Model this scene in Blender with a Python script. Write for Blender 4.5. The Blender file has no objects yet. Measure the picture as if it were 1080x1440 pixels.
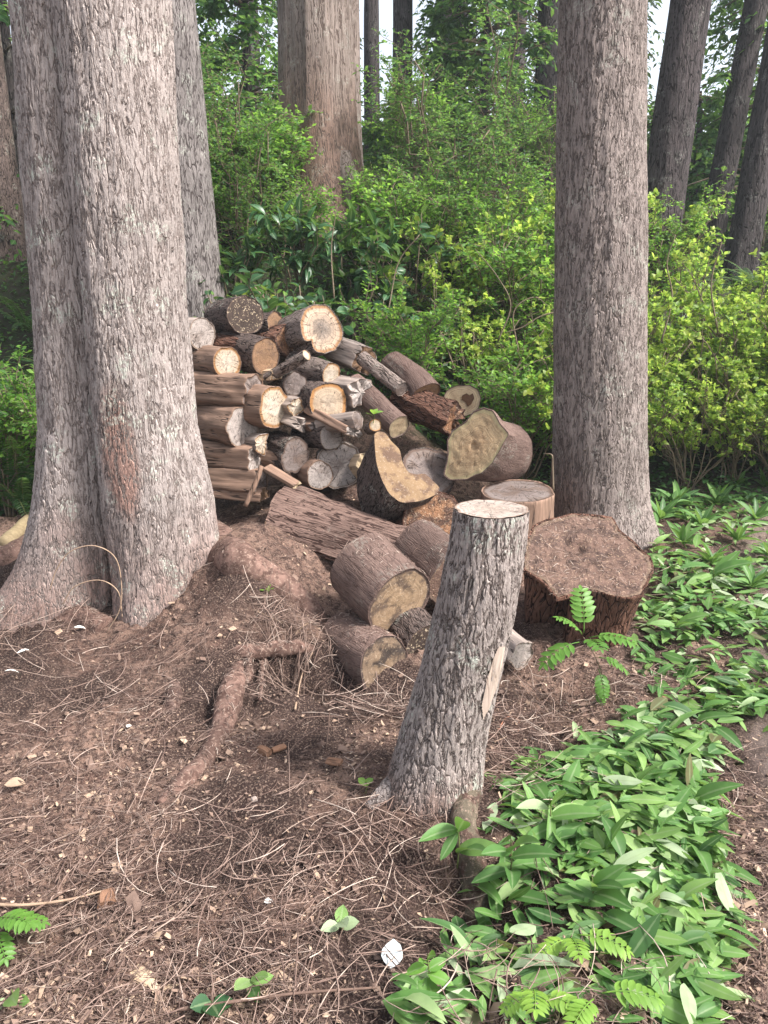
import bpy, math, random
import numpy as np
from mathutils import Vector
from mathutils.geometry import tessellate_polygon

S = bpy.context.scene
COL = S.collection
R_ = math.radians
# ------------------------------------------------------------ camera, sky, sun, exposure
CAM_Z, PITCH, FPX = 1.5, R_(15.0), 1088.0
cam_d = bpy.data.cameras.new("Camera")
cam_d.sensor_fit = 'VERTICAL'; cam_d.sensor_height = 36.0
cam_d.lens = 36.0 * FPX / 1440.0
cam_d.clip_start = 0.05; cam_d.clip_end = 500.0
cam = bpy.data.objects.new("Camera", cam_d); COL.objects.link(cam)
cam.location = (0, 0, CAM_Z); cam.rotation_euler = (R_(90) - PITCH, 0, 0)
S.camera = cam

SUN_EL, SUN_AZ = R_(48), R_(112)      # azimuth clockwise from +Y (into the picture); open sky to the right
wd = bpy.data.worlds.new("World"); S.world = wd; wd.use_nodes = True
wn = wd.node_tree; wn.nodes.clear()
sky = wn.nodes.new("ShaderNodeTexSky"); sky.sky_type = 'NISHITA'; sky.sun_disc = False
sky.sun_elevation = SUN_EL; sky.sun_rotation = SUN_AZ
sky.dust_density = 3.0; sky.air_density = 1.0; sky.ozone_density = 1.0
hs = wn.nodes.new("ShaderNodeHueSaturation"); hs.inputs['Saturation'].default_value = 0.42
bg = wn.nodes.new("ShaderNodeBackground"); bg.inputs['Strength'].default_value = 0.135
wo = wn.nodes.new("ShaderNodeOutputWorld")
wn.links.new(sky.outputs[0], hs.inputs['Color']); wn.links.new(hs.outputs[0], bg.inputs['Color'])
wn.links.new(bg.outputs[0], wo.inputs['Surface'])
sd = bpy.data.lights.new("Sun", 'SUN'); sd.energy = 3.0; sd.angle = R_(11); sd.color = (1.0, 0.955, 0.915)
sun = bpy.data.objects.new("Sun", sd); COL.objects.link(sun)
sdir = Vector((math.sin(SUN_AZ) * math.cos(SUN_EL), math.cos(SUN_AZ) * math.cos(SUN_EL), math.sin(SUN_EL)))
sun.rotation_euler = sdir.to_track_quat('Z', 'Y').to_euler()
S.view_settings.view_transform = 'Standard'; S.view_settings.look = 'None'
S.view_settings.exposure = 1.48; S.view_settings.gamma = 1.0
S.cycles.max_bounces = 8; S.cycles.transmission_bounces = 4; S.cycles.diffuse_bounces = 4; S.cycles.glossy_bounces = 2

rng = np.random.default_rng(7)
# ------------------------------------------------------------ geometry helpers
ct, st_ = math.cos(PITCH), math.sin(PITCH)
def ray(px, py):
    a, b = (px - 540) / FPX, (720 - py) / FPX
    return np.array((a, ct + b * st_, -st_ + b * ct))
def at(px, py, Y):
    d = ray(px, py); s = Y / d[1]
    return np.array((d[0] * s, Y, CAM_Z + d[2] * s))
def depth_at(py, Y):
    return Y / (ct + (720 - py) / FPX * st_)
def unit(v):
    v = np.asarray(v, float); return v / np.maximum(np.linalg.norm(v, axis=-1, keepdims=True), 1e-9)
def sm(a, b, x):
    t = np.clip((x - a) / (b - a), 0, 1); return t * t * (3 - 2 * t)
def _h(i, j, k, seed):
    n = (i * 374761393 + j * 668265263 + k * 2147483647 + seed * 1274126177) & 0xFFFFFFFF
    n = ((n ^ (n >> 13)) * 1274126177) & 0xFFFFFFFF
    return ((n ^ (n >> 16)) & 0xFFFF) / 65535.0
def vn(x, y, z=0.0, seed=0):
    x, y, z = np.broadcast_arrays(np.asarray(x, float), np.asarray(y, float), np.asarray(z, float))
    i, j, k = np.floor(x).astype(np.int64), np.floor(y).astype(np.int64), np.floor(z).astype(np.int64)
    f, g, h = x - i, y - j, z - k
    f, g, h = f * f * (3 - 2 * f), g * g * (3 - 2 * g), h * h * (3 - 2 * h)
    r = 0
    for a in (0, 1):
        for b in (0, 1):
            for c in (0, 1):
                r = r + _h(i + a, j + b, k + c, seed) * (f if a else 1 - f) * (g if b else 1 - g) * (h if c else 1 - h)
    return r * 2 - 1
def fbm(x, y, z=0.0, o=3, seed=0):
    r, a = 0, 1.0
    for q in range(o):
        r = r + a * vn(np.asarray(x) * 2 ** q, np.asarray(y) * 2 ** q, np.asarray(z) * 2 ** q, seed + q * 17); a *= 0.5
    return r
def mesh_np(name, V, faces, mats=(), smooth=True, attrs=None, matidx=None):
    """faces: one (n,k) int array or a list of such arrays"""
    if not isinstance(faces, list): faces = [faces]
    faces = [np.asarray(f, np.int32) for f in faces if len(f)]
    me = bpy.data.meshes.new(name)
    V = np.asarray(V, np.float32)
    me.vertices.add(len(V)); me.vertices.foreach_set("co", V.ravel())
    nl = sum(f.size for f in faces); npol = sum(len(f) for f in faces)
    me.loops.add(nl); me.polygons.add(npol)
    me.loops.foreach_set("vertex_index", np.concatenate([f.ravel() for f in faces]))
    tot = np.concatenate([np.full(len(f), f.shape[1], np.int32) for f in faces])
    st = np.zeros(npol, np.int32); st[1:] = np.cumsum(tot)[:-1]
    me.polygons.foreach_set("loop_start", st); me.polygons.foreach_set("loop_total", tot)
    me.polygons.foreach_set("use_smooth", np.full(npol, smooth))
    for m in mats: me.materials.append(m)
    if matidx is not None: me.polygons.foreach_set("material_index", np.asarray(matidx, np.int32))
    for k, v in (attrs or {}).items():
        a = me.attributes.new(k, 'FLOAT', 'POINT'); a.data.foreach_set("value", np.asarray(v, np.float32))
    me.update(calc_edges=True); me.validate()
    return me
def link(name, me, parent=None, loc=None, rotz=0.0, scale=None):
    o = bpy.data.objects.new(name, me); COL.objects.link(o)
    if parent is not None: o.parent = parent
    if loc is not None: o.location = [float(v) for v in loc]
    if rotz: o.rotation_euler = (0, 0, rotz)
    if scale is not None: o.scale = (scale,) * 3 if np.isscalar(scale) else scale
    return o
def tag(o, label=None, cat=None, group=None, kind=None):
    if label: o['label'] = label
    if cat: o['category'] = cat
    if group: o['group'] = group
    if kind: o['kind'] = kind
    return o
def copy_tree(o, parent=None):
    c = o.copy(); COL.objects.link(c)
    if parent is not None: c.parent = parent
    for ch in list(o.children): copy_tree(ch, c)
    return c
def grid_faces(nr, nc, wrap=True):
    """quads of an nr x nc vertex grid; columns wrap round"""
    i = np.arange(nr - 1)[:, None]; j = np.arange(nc if wrap else nc - 1)[None, :]
    j2 = (j + 1) % nc
    a, b, c, d = i * nc + j, i * nc + j2, (i + 1) * nc + j2, (i + 1) * nc + j
    return np.stack([a + 0 * b, b, c, d], -1).reshape(-1, 4)
def tubes(P, Rr, n=4):
    """P (N,K,3) polylines, Rr (N,K) radii -> one vertex/face set"""
    P = np.asarray(P, float); N, K, _ = P.shape
    Rr = np.broadcast_to(Rr, (N, K))
    d = unit(np.gradient(P, axis=1))
    ref = np.where(np.abs(unit(P[:, -1] - P[:, 0])[:, 2:3]) > 0.8, [[1.0, 0, 0]], [[0, 0, 1.0]])[:, None, :]
    a = unit(np.cross(d, np.broadcast_to(ref, d.shape))); b = np.cross(d, a)
    t = np.arange(n) * 2 * np.pi / n
    V = P[:, :, None, :] + Rr[:, :, None, None] * (a[:, :, None, :] * np.cos(t)[None, None, :, None] + b[:, :, None, :] * np.sin(t)[None, None, :, None])
    base = grid_faces(K, n)
    F = (base[None] + (np.arange(N) * K * n)[:, None, None]).reshape(-1, 4)
    caps = []
    if n == 4:
        e = np.arange(N)[:, None] * K * n
        caps = np.concatenate([e + np.array([[3, 2, 1, 0]]), e + (K - 1) * n + np.array([[0, 1, 2, 3]])])
        F = np.concatenate([F, caps])
    return V.reshape(-1, 3), F
def tube_mesh(name, pts, rad, mat, n=12, sub=6, rough=0.0, seed=0):
    """one smooth tube through pts, with end caps"""
    pts = np.asarray(pts, float); k = len(pts); rad = np.broadcast_to(rad, (k,)).astype(float)
    t = np.linspace(0, k - 1, (k - 1) * sub + 1)
    def cr(v):
        vv = np.concatenate([[2 * v[0] - v[1]], v, [2 * v[-1] - v[-2]]])
        i = np.minimum(t.astype(int), k - 2); f = (t - i)
        if v.ndim > 1: f = f[:, None]
        p0, p1, p2, p3 = vv[i], vv[i + 1], vv[i + 2], vv[i + 3]
        return 0.5 * (2 * p1 + (p2 - p0) * f + (2 * p0 - 5 * p1 + 4 * p2 - p3) * f ** 2 + (3 * p1 - p0 - 3 * p2 + p3) * f ** 3)
    P = cr(pts); Rr = np.maximum(cr(rad), 1e-4)
    V, F = tubes(P[None], Rr[None], n)
    if rough:
        c = np.repeat(P, n, axis=0); s = 0.6 / max(rad.mean(), 1e-3)
        V = c + (V - c) * (1 + rough * fbm(V[:, 0] * s, V[:, 1] * s, V[:, 2] * s, 3, seed))[:, None]
    q = len(P)
    V = np.concatenate([V, P[:1], P[-1:]]); m = q * n
    j = np.arange(n); j2 = (j + 1) % n
    caps = np.concatenate([np.stack([j2, j, np.full(n, m)], 1), np.stack([(q - 1) * n + j, (q - 1) * n + j2, np.full(n, m + 1)], 1)])
    F = F[:(q - 1) * n] if n == 4 else F
    return mesh_np(name, V, [F, caps], [mat])
# leaf templates: y along the leaf, x across, z its face; length 1
def leaf_t(w, nst, droop=0.15, fold=0.08, peak=0.45, tipw=0.0):
    ys = np.linspace(0, 1, nst); V = []; F = []
    for i, y in enumerate(ys):
        u = y / peak if y < peak else (1 - y) / (1 - peak)
        ww = w * (math.sin(min(u, 1) * math.pi / 2) ** 0.8 if u > 0 else 0) + 0.012
        if i == nst - 1: ww = 0.004 + tipw
        z = -droop * y * y
        V += [(-ww, y, z + fold * ww / w), (0, y, z), (ww, y, z + fold * ww / w)]
    for i in range(nst - 1):
        a = 3 * i
        F += [(a, a + 1, a + 4, a + 3), (a + 1, a + 2, a + 5, a + 4)]
    return np.array(V), np.array(F)
def leaves(tpl, O, D, N, L, W=None, droop=None):
    """O,D,N (n,3), L (n,), W width factor (n,) -> V, F, per-vertex leaf index"""
    TV, TF = tpl; n = len(O)
    D = unit(D); X = unit(np.cross(D, N)); N = np.cross(X, D)
    W = np.ones(n) if W is None else W
    zf = np.ones(n) if droop is None else droop
    V = (O[:, None] + (L * W)[:, None, None] * TV[None, :, 0:1] * X[:, None] + L[:, None, None] * (TV[None, :, 1:2] * D[:, None] + TV[None, :, 2:3] * zf[:, None, None] * N[:, None]))
    F = (TF[None] + (np.arange(n) * len(TV))[:, None, None]).reshape(-1, TF.shape[1])
    return V.reshape(-1, 3), F, np.repeat(np.arange(n), len(TV))
def rvec(n): return unit(rng.normal(size=(n, 3)))

# ------------------------------------------------------------ materials
class M:
    def __init__(self, name):
        self.m = bpy.data.materials.new(name); self.m.use_nodes = True
        self.t = self.m.node_tree; self.t.nodes.clear()
    def n(self, ty, ins=None, **props):
        nd = self.t.nodes.new("ShaderNode" + ty)
        for k, v in props.items(): setattr(nd, k, v)
        for k, v in (ins or {}).items(): self.set(nd.inputs[k], v)
        return nd
    def set(self, sock, v):
        if isinstance(v, bpy.types.NodeSocket): self.t.links.new(v, sock)
        elif hasattr(v, 'outputs'): self.t.links.new(v.outputs[0], sock)
        else: sock.default_value = v if not (isinstance(v, tuple) and len(v) == 3 and sock.type == 'RGBA') else (*v, 1)
    def math(self, op, a, b=0.0, c=0.0):
        nd = self.n("Math", operation=op)
        for i, v in enumerate((a, b, c)): self.set(nd.inputs[i], v)
        return nd.outputs[0]
    def mr(self, v, a, b, c=0.0, d=1.0, smooth=True):
        nd = self.n("MapRange", {'Value': v, 'From Min': a, 'From Max': b, 'To Min': c, 'To Max': d}, interpolation_type='SMOOTHSTEP' if smooth else 'LINEAR')
        return nd.outputs[0]
    def mix(self, f, a, b, blend='MIX'):
        nd = self.n("Mix", data_type='RGBA', blend_type=blend)
        self.set(nd.inputs[0], f); self.set(nd.inputs[6], a); self.set(nd.inputs[7], b)
        return nd.outputs[2]
    def noise(self, vec, scale, detail=3.0, rough=0.55, out=0, dist=0.0):
        return self.n("TexNoise", {'Vector': vec, 'Scale': scale, 'Detail': detail, 'Roughness': rough, 'Distortion': dist}).outputs[out]
    def mapv(self, vec, s):
        return self.n("VectorMath", {0: vec, 1: s}, operation='MULTIPLY').outputs[0]
    def add(self, a, b):
        nd = self.n("VectorMath", operation='ADD'); self.set(nd.inputs[0], a); self.set(nd.inputs[1], b); return nd.outputs[0]
    def ramp(self, f, stops):
        nd = self.n("ValToRGB", {'Fac': f}); e = nd.color_ramp.elements
        while len(e) < len(stops): e.new(0.5)
        for i, (p, c) in enumerate(stops): e[i].position = p; e[i].color = (*c, 1)
        return nd.outputs[0]
    def attr(self, name): return self.n("Attribute", attribute_name=name).outputs['Fac']
    def co(self, rand=True):
        c = self.n("TexCoord").outputs['Object']
        if not rand: return c
        r = self.math('MULTIPLY', self.n("ObjectInfo").outputs['Random'], 37.0)
        return self.add(c, self.n("CombineXYZ", {0: r, 1: self.math('MULTIPLY', r, 1.7), 2: r}).outputs[0])
    def finish(self, color, rough=0.85, spec=0.3, height=None, hs=0.01, trans=None, method='BUMP', mid=0.5):
        b = self.n("BsdfPrincipled", {'Base Color': color, 'Roughness': rough, 'Specular IOR Level': spec})
        out = self.n("OutputMaterial"); sh = b.outputs[0]
        if trans is not None:
            tr = self.n("BsdfTranslucent", {'Color': trans[1]})
            sh = self.n("MixShader", {0: trans[0], 1: sh, 2: tr.outputs[0]}).outputs[0]
        self.t.links.new(sh, out.inputs['Surface'])
        if height is not None:
            d = self.n("Displacement", {'Height': height, 'Midlevel': mid, 'Scale': hs})
            self.t.links.new(d.outputs[0], out.inputs['Displacement'])
        self.m.displacement_method = method
        return self.m

def bark_mat(name, plate, furrow, f=16.0, zs=0.2, hs=0.012, red=(0.20, 0.10, 0.065), lichen=0.3, method='BUMP', cracks=1.0, rand=True, var=0.5, flake=1.0):
    """flaky bark: broken vertical cracks over a rough, scaly surface; object z runs along the stem"""
    k = M(name); co = k.co(rand)
    w = k.n("TexNoise", {'Vector': k.mapv(co, (1, 1, 0.5)), 'Scale': f * 0.4, 'Detail': 3.0}).outputs['Color']
    w = k.n("VectorMath", {0: w, 1: (-0.5, -0.5, -0.5)}, operation='ADD').outputs[0]
    p = k.add(co, k.mapv(w, (1.3 / f, 1.3 / f, 2.6 / f)))
    m = k.mapv(p, (f, f, f * zs))
    ms = k.mapv(p, (f, f, f * zs * 0.5))
    v = k.n("TexVoronoi", {'Vector': k.mapv(p, (f * 1.8, f * 1.8, f * zs * 1.3)), 'Scale': 1.0, 'Randomness': 1.0}, feature='DISTANCE_TO_EDGE').outputs['Distance']
    mB = k.math('MULTIPLY', k.mr(k.noise(k.mapv(co, (1, 1, 0.6)), f * 0.9, 3), 0.36, 0.54), cracks)
    B = k.math('SUBTRACT', 1.0, k.math('MULTIPLY', k.math('SUBTRACT', 1.0, k.mr(v, 0.0, 0.11)), mB))
    n1 = k.noise(ms, 1.15, 2, 0.55)
    mA = k.math('MULTIPLY', k.mr(k.noise(k.add(k.mapv(co, (1, 1, 0.5)), (7.3, 2.1, 4.4)), f * 0.8, 3), 0.36, 0.54), cracks)
    A = k.math('SUBTRACT', 1.0, k.math('MULTIPLY', k.math('SUBTRACT', 1.0, k.mr(k.math('ABSOLUTE', k.math('SUBTRACT', n1, 0.5)), 0.0, 0.035)), mA))
    P = k.math('MULTIPLY', A, B)
    n2 = k.noise(k.mapv(co, (1, 1, 0.42)), f * 3.6, 7, 0.75)
    n3 = k.noise(m, 2.4, 4, 0.6)
    vc = k.n("SeparateColor", {0: k.n("TexVoronoi", {'Vector': m, 'Scale': 2.1}, feature='F1').outputs['Color']}).outputs[0]
    h = k.math('ADD', k.math('ADD', k.math('MULTIPLY', P, 0.7), k.math('MULTIPLY', n2, 0.85)), k.math('ADD', k.math('MULTIPLY', n3, 1.1 * flake), k.math('MULTIPLY', vc, 0.16 * flake)))
    dark = k.mr(k.math('ADD', P, k.math('MULTIPLY', k.math('SUBTRACT', n2, 0.5), 0.6)), 0.12, 0.85)
    big = k.noise(co, 2.3, 3)
    cv = k.mix(k.mr(big, 0.3, 0.7), tuple(c * (1 - var * 0.4) for c in plate), tuple(c * (1 + var * 0.2) for c in plate))
    cv = k.mix(k.mr(n3, 0.36, 0.60), k.mix(0.4, cv, furrow), cv)
    cv = k.mix(k.mr(n2, 0.5, 0.75, 0, 0.5), cv, tuple(min(1, c * 1.4) for c in plate))
    cv = k.mix(k.mr(n2, 0.46, 0.32, 0, 0.45), cv, tuple(c * 0.45 for c in plate))
    cv = k.mix(k.math('MULTIPLY', k.attr('red'), 0.9), cv, k.mix(k.mr(n2, 0.35, 0.65), tuple(0.6 * c for c in red), tuple(1.25 * c for c in red)))
    if lichen:
        ls = k.math('MULTIPLY', k.mr(k.noise(co, 6.5, 2), 0.54, 0.66), k.mr(k.noise(co, 60, 4, 0.65), 0.47, 0.58))
        cv = k.mix(k.math('MULTIPLY', ls, lichen), cv, (0.44, 0.47, 0.40))
    c = k.mix(dark, furrow, cv)
    return k.finish(c, 0.92, 0.15, h, hs, method=method, mid=1.3)
def root_mat(name, base, hs=0.003):
    k = M(name); co = k.co(); n1 = k.noise(co, 9, 4, 0.6); n2 = k.noise(k.mapv(co, (1, 1, 1)), 75, 5, 0.7); n3 = k.noise(co, 28, 3)
    c = k.mix(k.mr(n1, 0.35, 0.68), tuple(x * 0.6 for x in base), tuple(x * 1.25 for x in base))
    c = k.mix(k.mr(n3, 0.46, 0.62, 0, 0.9), c, (0.07, 0.04, 0.032))
    c = k.mix(k.mr(n2, 0.52, 0.66, 0, 0.7), c, (0.30, 0.215, 0.17))
    return k.finish(c, 0.92, 0.15, k.math('ADD', n2, n3), hs)

def wood_mat(name, base, dark, hs=0.004, weather=0.5, f=60):
    """split or barkless wood: grain along z with long checks"""
    k = M(name); co = k.co()
    w = k.n("TexNoise", {'Vector': k.mapv(co, (1, 1, 0.2)), 'Scale': 9.0}).outputs['Color']
    p = k.add(co, k.mapv(w, (0.03, 0.03, 0.0)))
    g = k.noise(k.mapv(p, (1, 1, 0.05)), f, 5, 0.65)
    n1 = k.noise(k.mapv(p, (1, 1, 0.09)), f * 0.28, 3, 0.55)
    ckm = k.mr(k.noise(co, 8, 2), 0.46, 0.6)
    ck = k.math('SUBTRACT', 1.0, k.math('MULTIPLY', ckm, k.math('SUBTRACT', 1.0, k.mr(k.math('ABSOLUTE', k.math('SUBTRACT', n1, 0.5)), 0.0, 0.022))))
    big = k.noise(co, 7, 3)
    c = k.mix(k.mr(g, 0.3, 0.75), tuple(x * 0.6 for x in base), tuple(min(1, x * 1.3) for x in base))
    c = k.mix(k.mr(big, 0.35, 0.7, 0, weather), c, tuple(0.55 * x + 0.45 * d for x, d in zip(base, dark)))
    c = k.mix(ck, dark, c)
    h = k.math('ADD', k.math('MULTIPLY', ck, 1.0), k.math('MULTIPLY', g, 0.5))
    return k.finish(c, 0.85, 0.2, h, hs)

def cut_mat(name, core, sap, rim, crack=0.4, speck=0.0, slo=0.52, rs=0.5, wobble=0.22, speckc=(0.5, 0.4, 0.28), rings=16, stain=0.3, stainc=(0.12, 0.08, 0.06), rimw=0.1, rot=0.0):
    k = M(name); c0 = k.n("TexCoord").outputs['Object']; co = k.co()
    r = k.attr('fr'); sx = k.n("SeparateXYZ", {0: c0})
    ang = k.math('ARCTAN2', sx.outputs[1], sx.outputs[0])
    wob = k.noise(co, 7, 3)
    rr = k.math('ADD', r, k.math('MULTIPLY', k.math('SUBTRACT', wob, 0.5), wobble))
    ring = k.n("TexNoise", {'W': k.math('MULTIPLY', rr, rings * 0.42), 'Scale': 1.6, 'Detail': 3.0}, noise_dimensions='1D').outputs[0]
    fine = k.noise(co, 120, 4, 0.7)
    c = k.mix(k.mr(rr, 0.15, 0.85), core, sap)
    c = k.mix(k.mr(ring, 0.38, 0.66, 0, rs), c, tuple(x * 0.5 for x in core))
    c = k.mix(k.mr(fine, 0.3, 0.75, 0.0, 0.35), c, tuple(min(1, x * 1.35) for x in sap))
    sm_ = k.noise(co, 11, 4, 0.6)
    c = k.mix(k.mr(k.math('ADD', sm_, k.math('MULTIPLY', k.math('SUBTRACT', k.noise(co, 45, 3, 0.6), 0.5), 0.25)), slo, slo + 0.17, 0, stain), c, stainc)
    c = k.mix(k.mr(k.math('ADD', r, k.math('MULTIPLY', k.math('SUBTRACT', wob, 0.5), 0.1)), 1 - rimw * 1.5, 1 - rimw * 0.6), c, rim)
    # radial drying cracks: a noise that varies with the angle only, so its thin level lines are rays
    cv = k.n("CombineXYZ", {0: k.math('MULTIPLY', k.math('COSINE', ang), 2.6), 1: k.math('MULTIPLY', k.math('SINE', ang), 2.6), 2: k.math('MULTIPLY', k.math('ADD', rr, k.n("ObjectInfo").outputs['Random']), 0.8)})
    cn = k.noise(k.add(cv.outputs[0], co), 1.5, 2, 0.5)
    wdt = k.math('ADD', 0.006, k.math('MULTIPLY', k.mr(sm_, 0.3, 0.7), 0.02))
    ckr = k.math('SUBTRACT', 1.0, k.math('MINIMUM', k.math('DIVIDE', k.math('ABSOLUTE', k.math('SUBTRACT', cn, 0.5)), wdt), 1.0))
    ckr = k.math('MULTIPLY', ckr, crack)
    c = k.mix(ckr, c, (0.025, 0.018, 0.014))
    if speck:
        s = k.mr(k.noise(co, 95, 3, 0.6), 0.58, 0.66)
        c = k.mix(k.math('MULTIPLY', s, speck), c, speckc)
    h = k.math('SUBTRACT', k.math('ADD', k.math('MULTIPLY', fine, 0.35 + rot), k.math('ADD', k.math('MULTIPLY', ring, 0.25), k.math('MULTIPLY', sm_, rot * 2))), ckr)
    return k.finish(c, 0.8, 0.25, h, 0.004 + 0.01 * rot)

def leaf_mat(name, stops, trans=0.35, rough=0.45, spec=0.35):
    k = M(name)
    t = k.math('ADD', k.attr('tint'), k.math('MULTIPLY', k.math('SUBTRACT', k.n("ObjectInfo").outputs['Random'], 0.5), 0.18))
    c = k.ramp(t, stops)
    c = k.mix(k.math('MULTIPLY', k.mr(k.attr('rib'), 0.80, 0.95), 0.45), c, (0.30, 0.38, 0.20))
    n = k.noise(k.n("TexCoord").outputs['Object'], 14, 3)
    c = k.mix(k.mr(n, 0.35, 0.7, 0, 0.35), c, tuple(x * 0.6 for x in stops[0][1]))
    tc = k.mix(0.5, c, (0.22, 0.34, 0.03), 'ADD')
    return k.finish(c, rough, spec, trans=(trans, tc))
def flat_mat(name, stops, sc=25, rough=0.85, attr='tint', hs=None):
    k = M(name); co = k.co()
    n = k.noise(co, sc, 4, 0.6)
    t = k.math('ADD', k.attr(attr), k.math('MULTIPLY', k.math('SUBTRACT', n, 0.5), 0.6)) if attr else n
    return k.finish(k.ramp(t, stops), rough, 0.2, n if hs else None, hs or 0.0)

B_TREE = bark_mat('bark_grey_trunk', (0.35, 0.302, 0.28), (0.17, 0.138, 0.124), 33, 0.2, 0.0075, lichen=0.7, method='BOTH', rand=False, red=(0.25, 0.15, 0.12))
B_TREE2 = bark_mat('bark_brown_trunk', (0.265, 0.22, 0.20), (0.10, 0.08, 0.071), 34, 0.2, 0.007, lichen=0.35, method='BOTH', rand=False)
B_STUMP = bark_mat('bark_grey_stump', (0.335, 0.285, 0.262), (0.11, 0.087, 0.078), 38, 0.24, 0.0065, lichen=0.7, method='BOTH', rand=False)
B_CEDAR = bark_mat('bark_cedar', (0.235, 0.19, 0.165), (0.09, 0.065, 0.053), 24, 0.03, 0.008, red=(0.20, 0.10, 0.065), lichen=0.3, rand=False)
B_GREYFAR = bark_mat('bark_far_grey', (0.22, 0.195, 0.185), (0.05, 0.04, 0.038), 26, 0.2, 0.006, lichen=0.4)
B_DARK = bark_mat('bark_far_trunk', (0.075, 0.063, 0.062), (0.018, 0.015, 0.014), 18, 0.16, 0.012, lichen=0.2)
B_LOG = bark_mat('bark_log_dark', (0.14, 0.105, 0.092), (0.022, 0.016, 0.014), 34, 0.28, 0.008, lichen=0.35)
B_LOGG = bark_mat('bark_log_grey', (0.24, 0.19, 0.165), (0.04, 0.03, 0.026), 34, 0.28, 0.006, lichen=0.4)
B_RED = bark_mat('bark_log_reddish', (0.155, 0.105, 0.088), (0.06, 0.036, 0.03), 38, 0.10, 0.0035, lichen=0.15, cracks=0.55, var=0.9, flake=.6)
B_SLAB = bark_mat('bark_slab', (0.175, 0.115, 0.094), (0.04, 0.022, 0.018), 30, 0.05, 0.007, lichen=0.1, cracks=1.0, var=0.9, flake=.6)
B_ROT = bark_mat('bark_rotten_red', (0.21, 0.11, 0.078), (0.03, 0.015, 0.011), 24, 0.25, 0.02, lichen=0.1, var=1.0, flake=1.6)
B_ROOT = root_mat('bark_root', (0.155, 0.095, 0.076))
B_ROOTD = root_mat('bark_root_dark', (0.12, 0.078, 0.066))
W_BROWN = wood_mat('wood_weathered_brown', (0.25, 0.16, 0.115), (0.035, 0.024, 0.02))
W_GREY = wood_mat('wood_weathered_grey', (0.32, 0.26, 0.225), (0.045, 0.035, 0.03))
W_PALE = wood_mat('wood_fresh', (0.58, 0.44, 0.30), (0.20, 0.12, 0.07), weather=0.3)
W_ROT = wood_mat('wood_rotten', (0.22, 0.12, 0.075), (0.03, 0.018, 0.013), hs=0.01, f=40, weather=0.8)
C_WHITE = cut_mat('cut_white', (0.449, 0.388, 0.320), (0.381, 0.306, 0.224), (0.245, 0.129, 0.054), 0.8, stain=0.35, stainc=(0.36, 0.22, 0.12), rimw=0.13)
C_RIM = cut_mat('cut_tan_orange_rim', (0.357, 0.289, 0.221), (0.399, 0.306, 0.212), (0.323, 0.162, 0.060), 0.7, stain=0.45, stainc=(0.22, 0.15, 0.10), rimw=0.16, slo=.48)
C_HEART = cut_mat('cut_pale_dark_heart', (0.113, 0.098, 0.090), (0.438, 0.325, 0.234), (0.271, 0.151, 0.075), 0.7, stain=0.25, rimw=0.1)
C_GREY = cut_mat('cut_grey_cracked', (0.279, 0.239, 0.216), (0.333, 0.288, 0.261), (0.180, 0.126, 0.090), 1.0, stain=0.45, rimw=0.05, slo=.48)
C_DGREY = cut_mat('cut_dark_grey_cracked', (0.13, 0.10, 0.09), (0.19, 0.155, 0.14), (0.10, 0.065, 0.05), 0.9, stain=0.6, rimw=0.08, slo=.46)
C_DARK = cut_mat('cut_dark_chips', (0.035, 0.024, 0.02), (0.055, 0.038, 0.03), (0.09, 0.06, 0.045), 0.2, speck=0.75, rimw=0.06)
C_BROWN = cut_mat('cut_brown', (0.20, 0.12, 0.07), (0.26, 0.155, 0.09), (0.13, 0.07, 0.04), 0.5, stain=0.6, rot=0.4, rimw=0.06, slo=.47)
C_ORANGE = cut_mat('cut_rotten_orange', (0.25, 0.125, 0.065), (0.30, 0.16, 0.09), (0.10, 0.055, 0.04), 0.6, speck=0.5, speckc=(0.55, 0.44, 0.32), stain=0.95, stainc=(0.09, 0.05, 0.036), rot=1.0, slo=.42)
C_YELLOW = cut_mat('cut_yellow', (0.34, 0.22, 0.125), (0.41, 0.30, 0.175), (0.37, 0.30, 0.165), 0.3, speck=0.35, speckc=(0.50, 0.40, 0.27), stain=0.6, stainc=(0.20, 0.125, 0.07), rings=40, rimw=0.09, slo=.48, rs=.6, wobble=.08)
C_TAN = cut_mat('cut_tan', (0.34, 0.25, 0.155), (0.37, 0.285, 0.18), (0.28, 0.22, 0.14), 0.2, rings=26, stain=0.4, stainc=(0.22, 0.14, 0.085), rs=.7, slo=.48)
C_MOSS = cut_mat('cut_mottled', (0.32, 0.22, 0.135), (0.31, 0.215, 0.135), (0.09, 0.06, 0.05), 0.25, stain=0.85, stainc=(0.095, 0.066, 0.052), rimw=0.06, speck=0.4, speckc=(0.5, 0.4, 0.3), slo=.46)
C_SHADED = cut_mat('cut_shadowed', (0.20, 0.135, 0.085), (0.18, 0.125, 0.085), (0.05, 0.035, 0.03), 0.25, stain=0.95, stainc=(0.04, 0.03, 0.026), rimw=0.06, speck=0.3, slo=.44)  # darker copy of the mottled face, its shade put into the colour
C_SOIL = cut_mat('cut_soil_stained', (0.135, 0.082, 0.062), (0.15, 0.092, 0.07), (0.15, 0.10, 0.07), 0.25, speck=0.75, speckc=(0.36, 0.25, 0.17), stain=0.8, stainc=(0.06, 0.037, 0.03), rings=12, rimw=0.05, rot=0.5, slo=.46)
C_STUMP = cut_mat('cut_stump_top', (0.30, 0.235, 0.19), (0.36, 0.30, 0.26), (0.25, 0.18, 0.14), 0.6, stain=0.5, rings=24, rimw=0.05, rs=.6)
BLACK = flat_mat('hollow_dark', [(0.2, (0.012, 0.009, 0.008)), (0.9, (0.05, 0.032, 0.026))], 30, attr=None)
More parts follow.
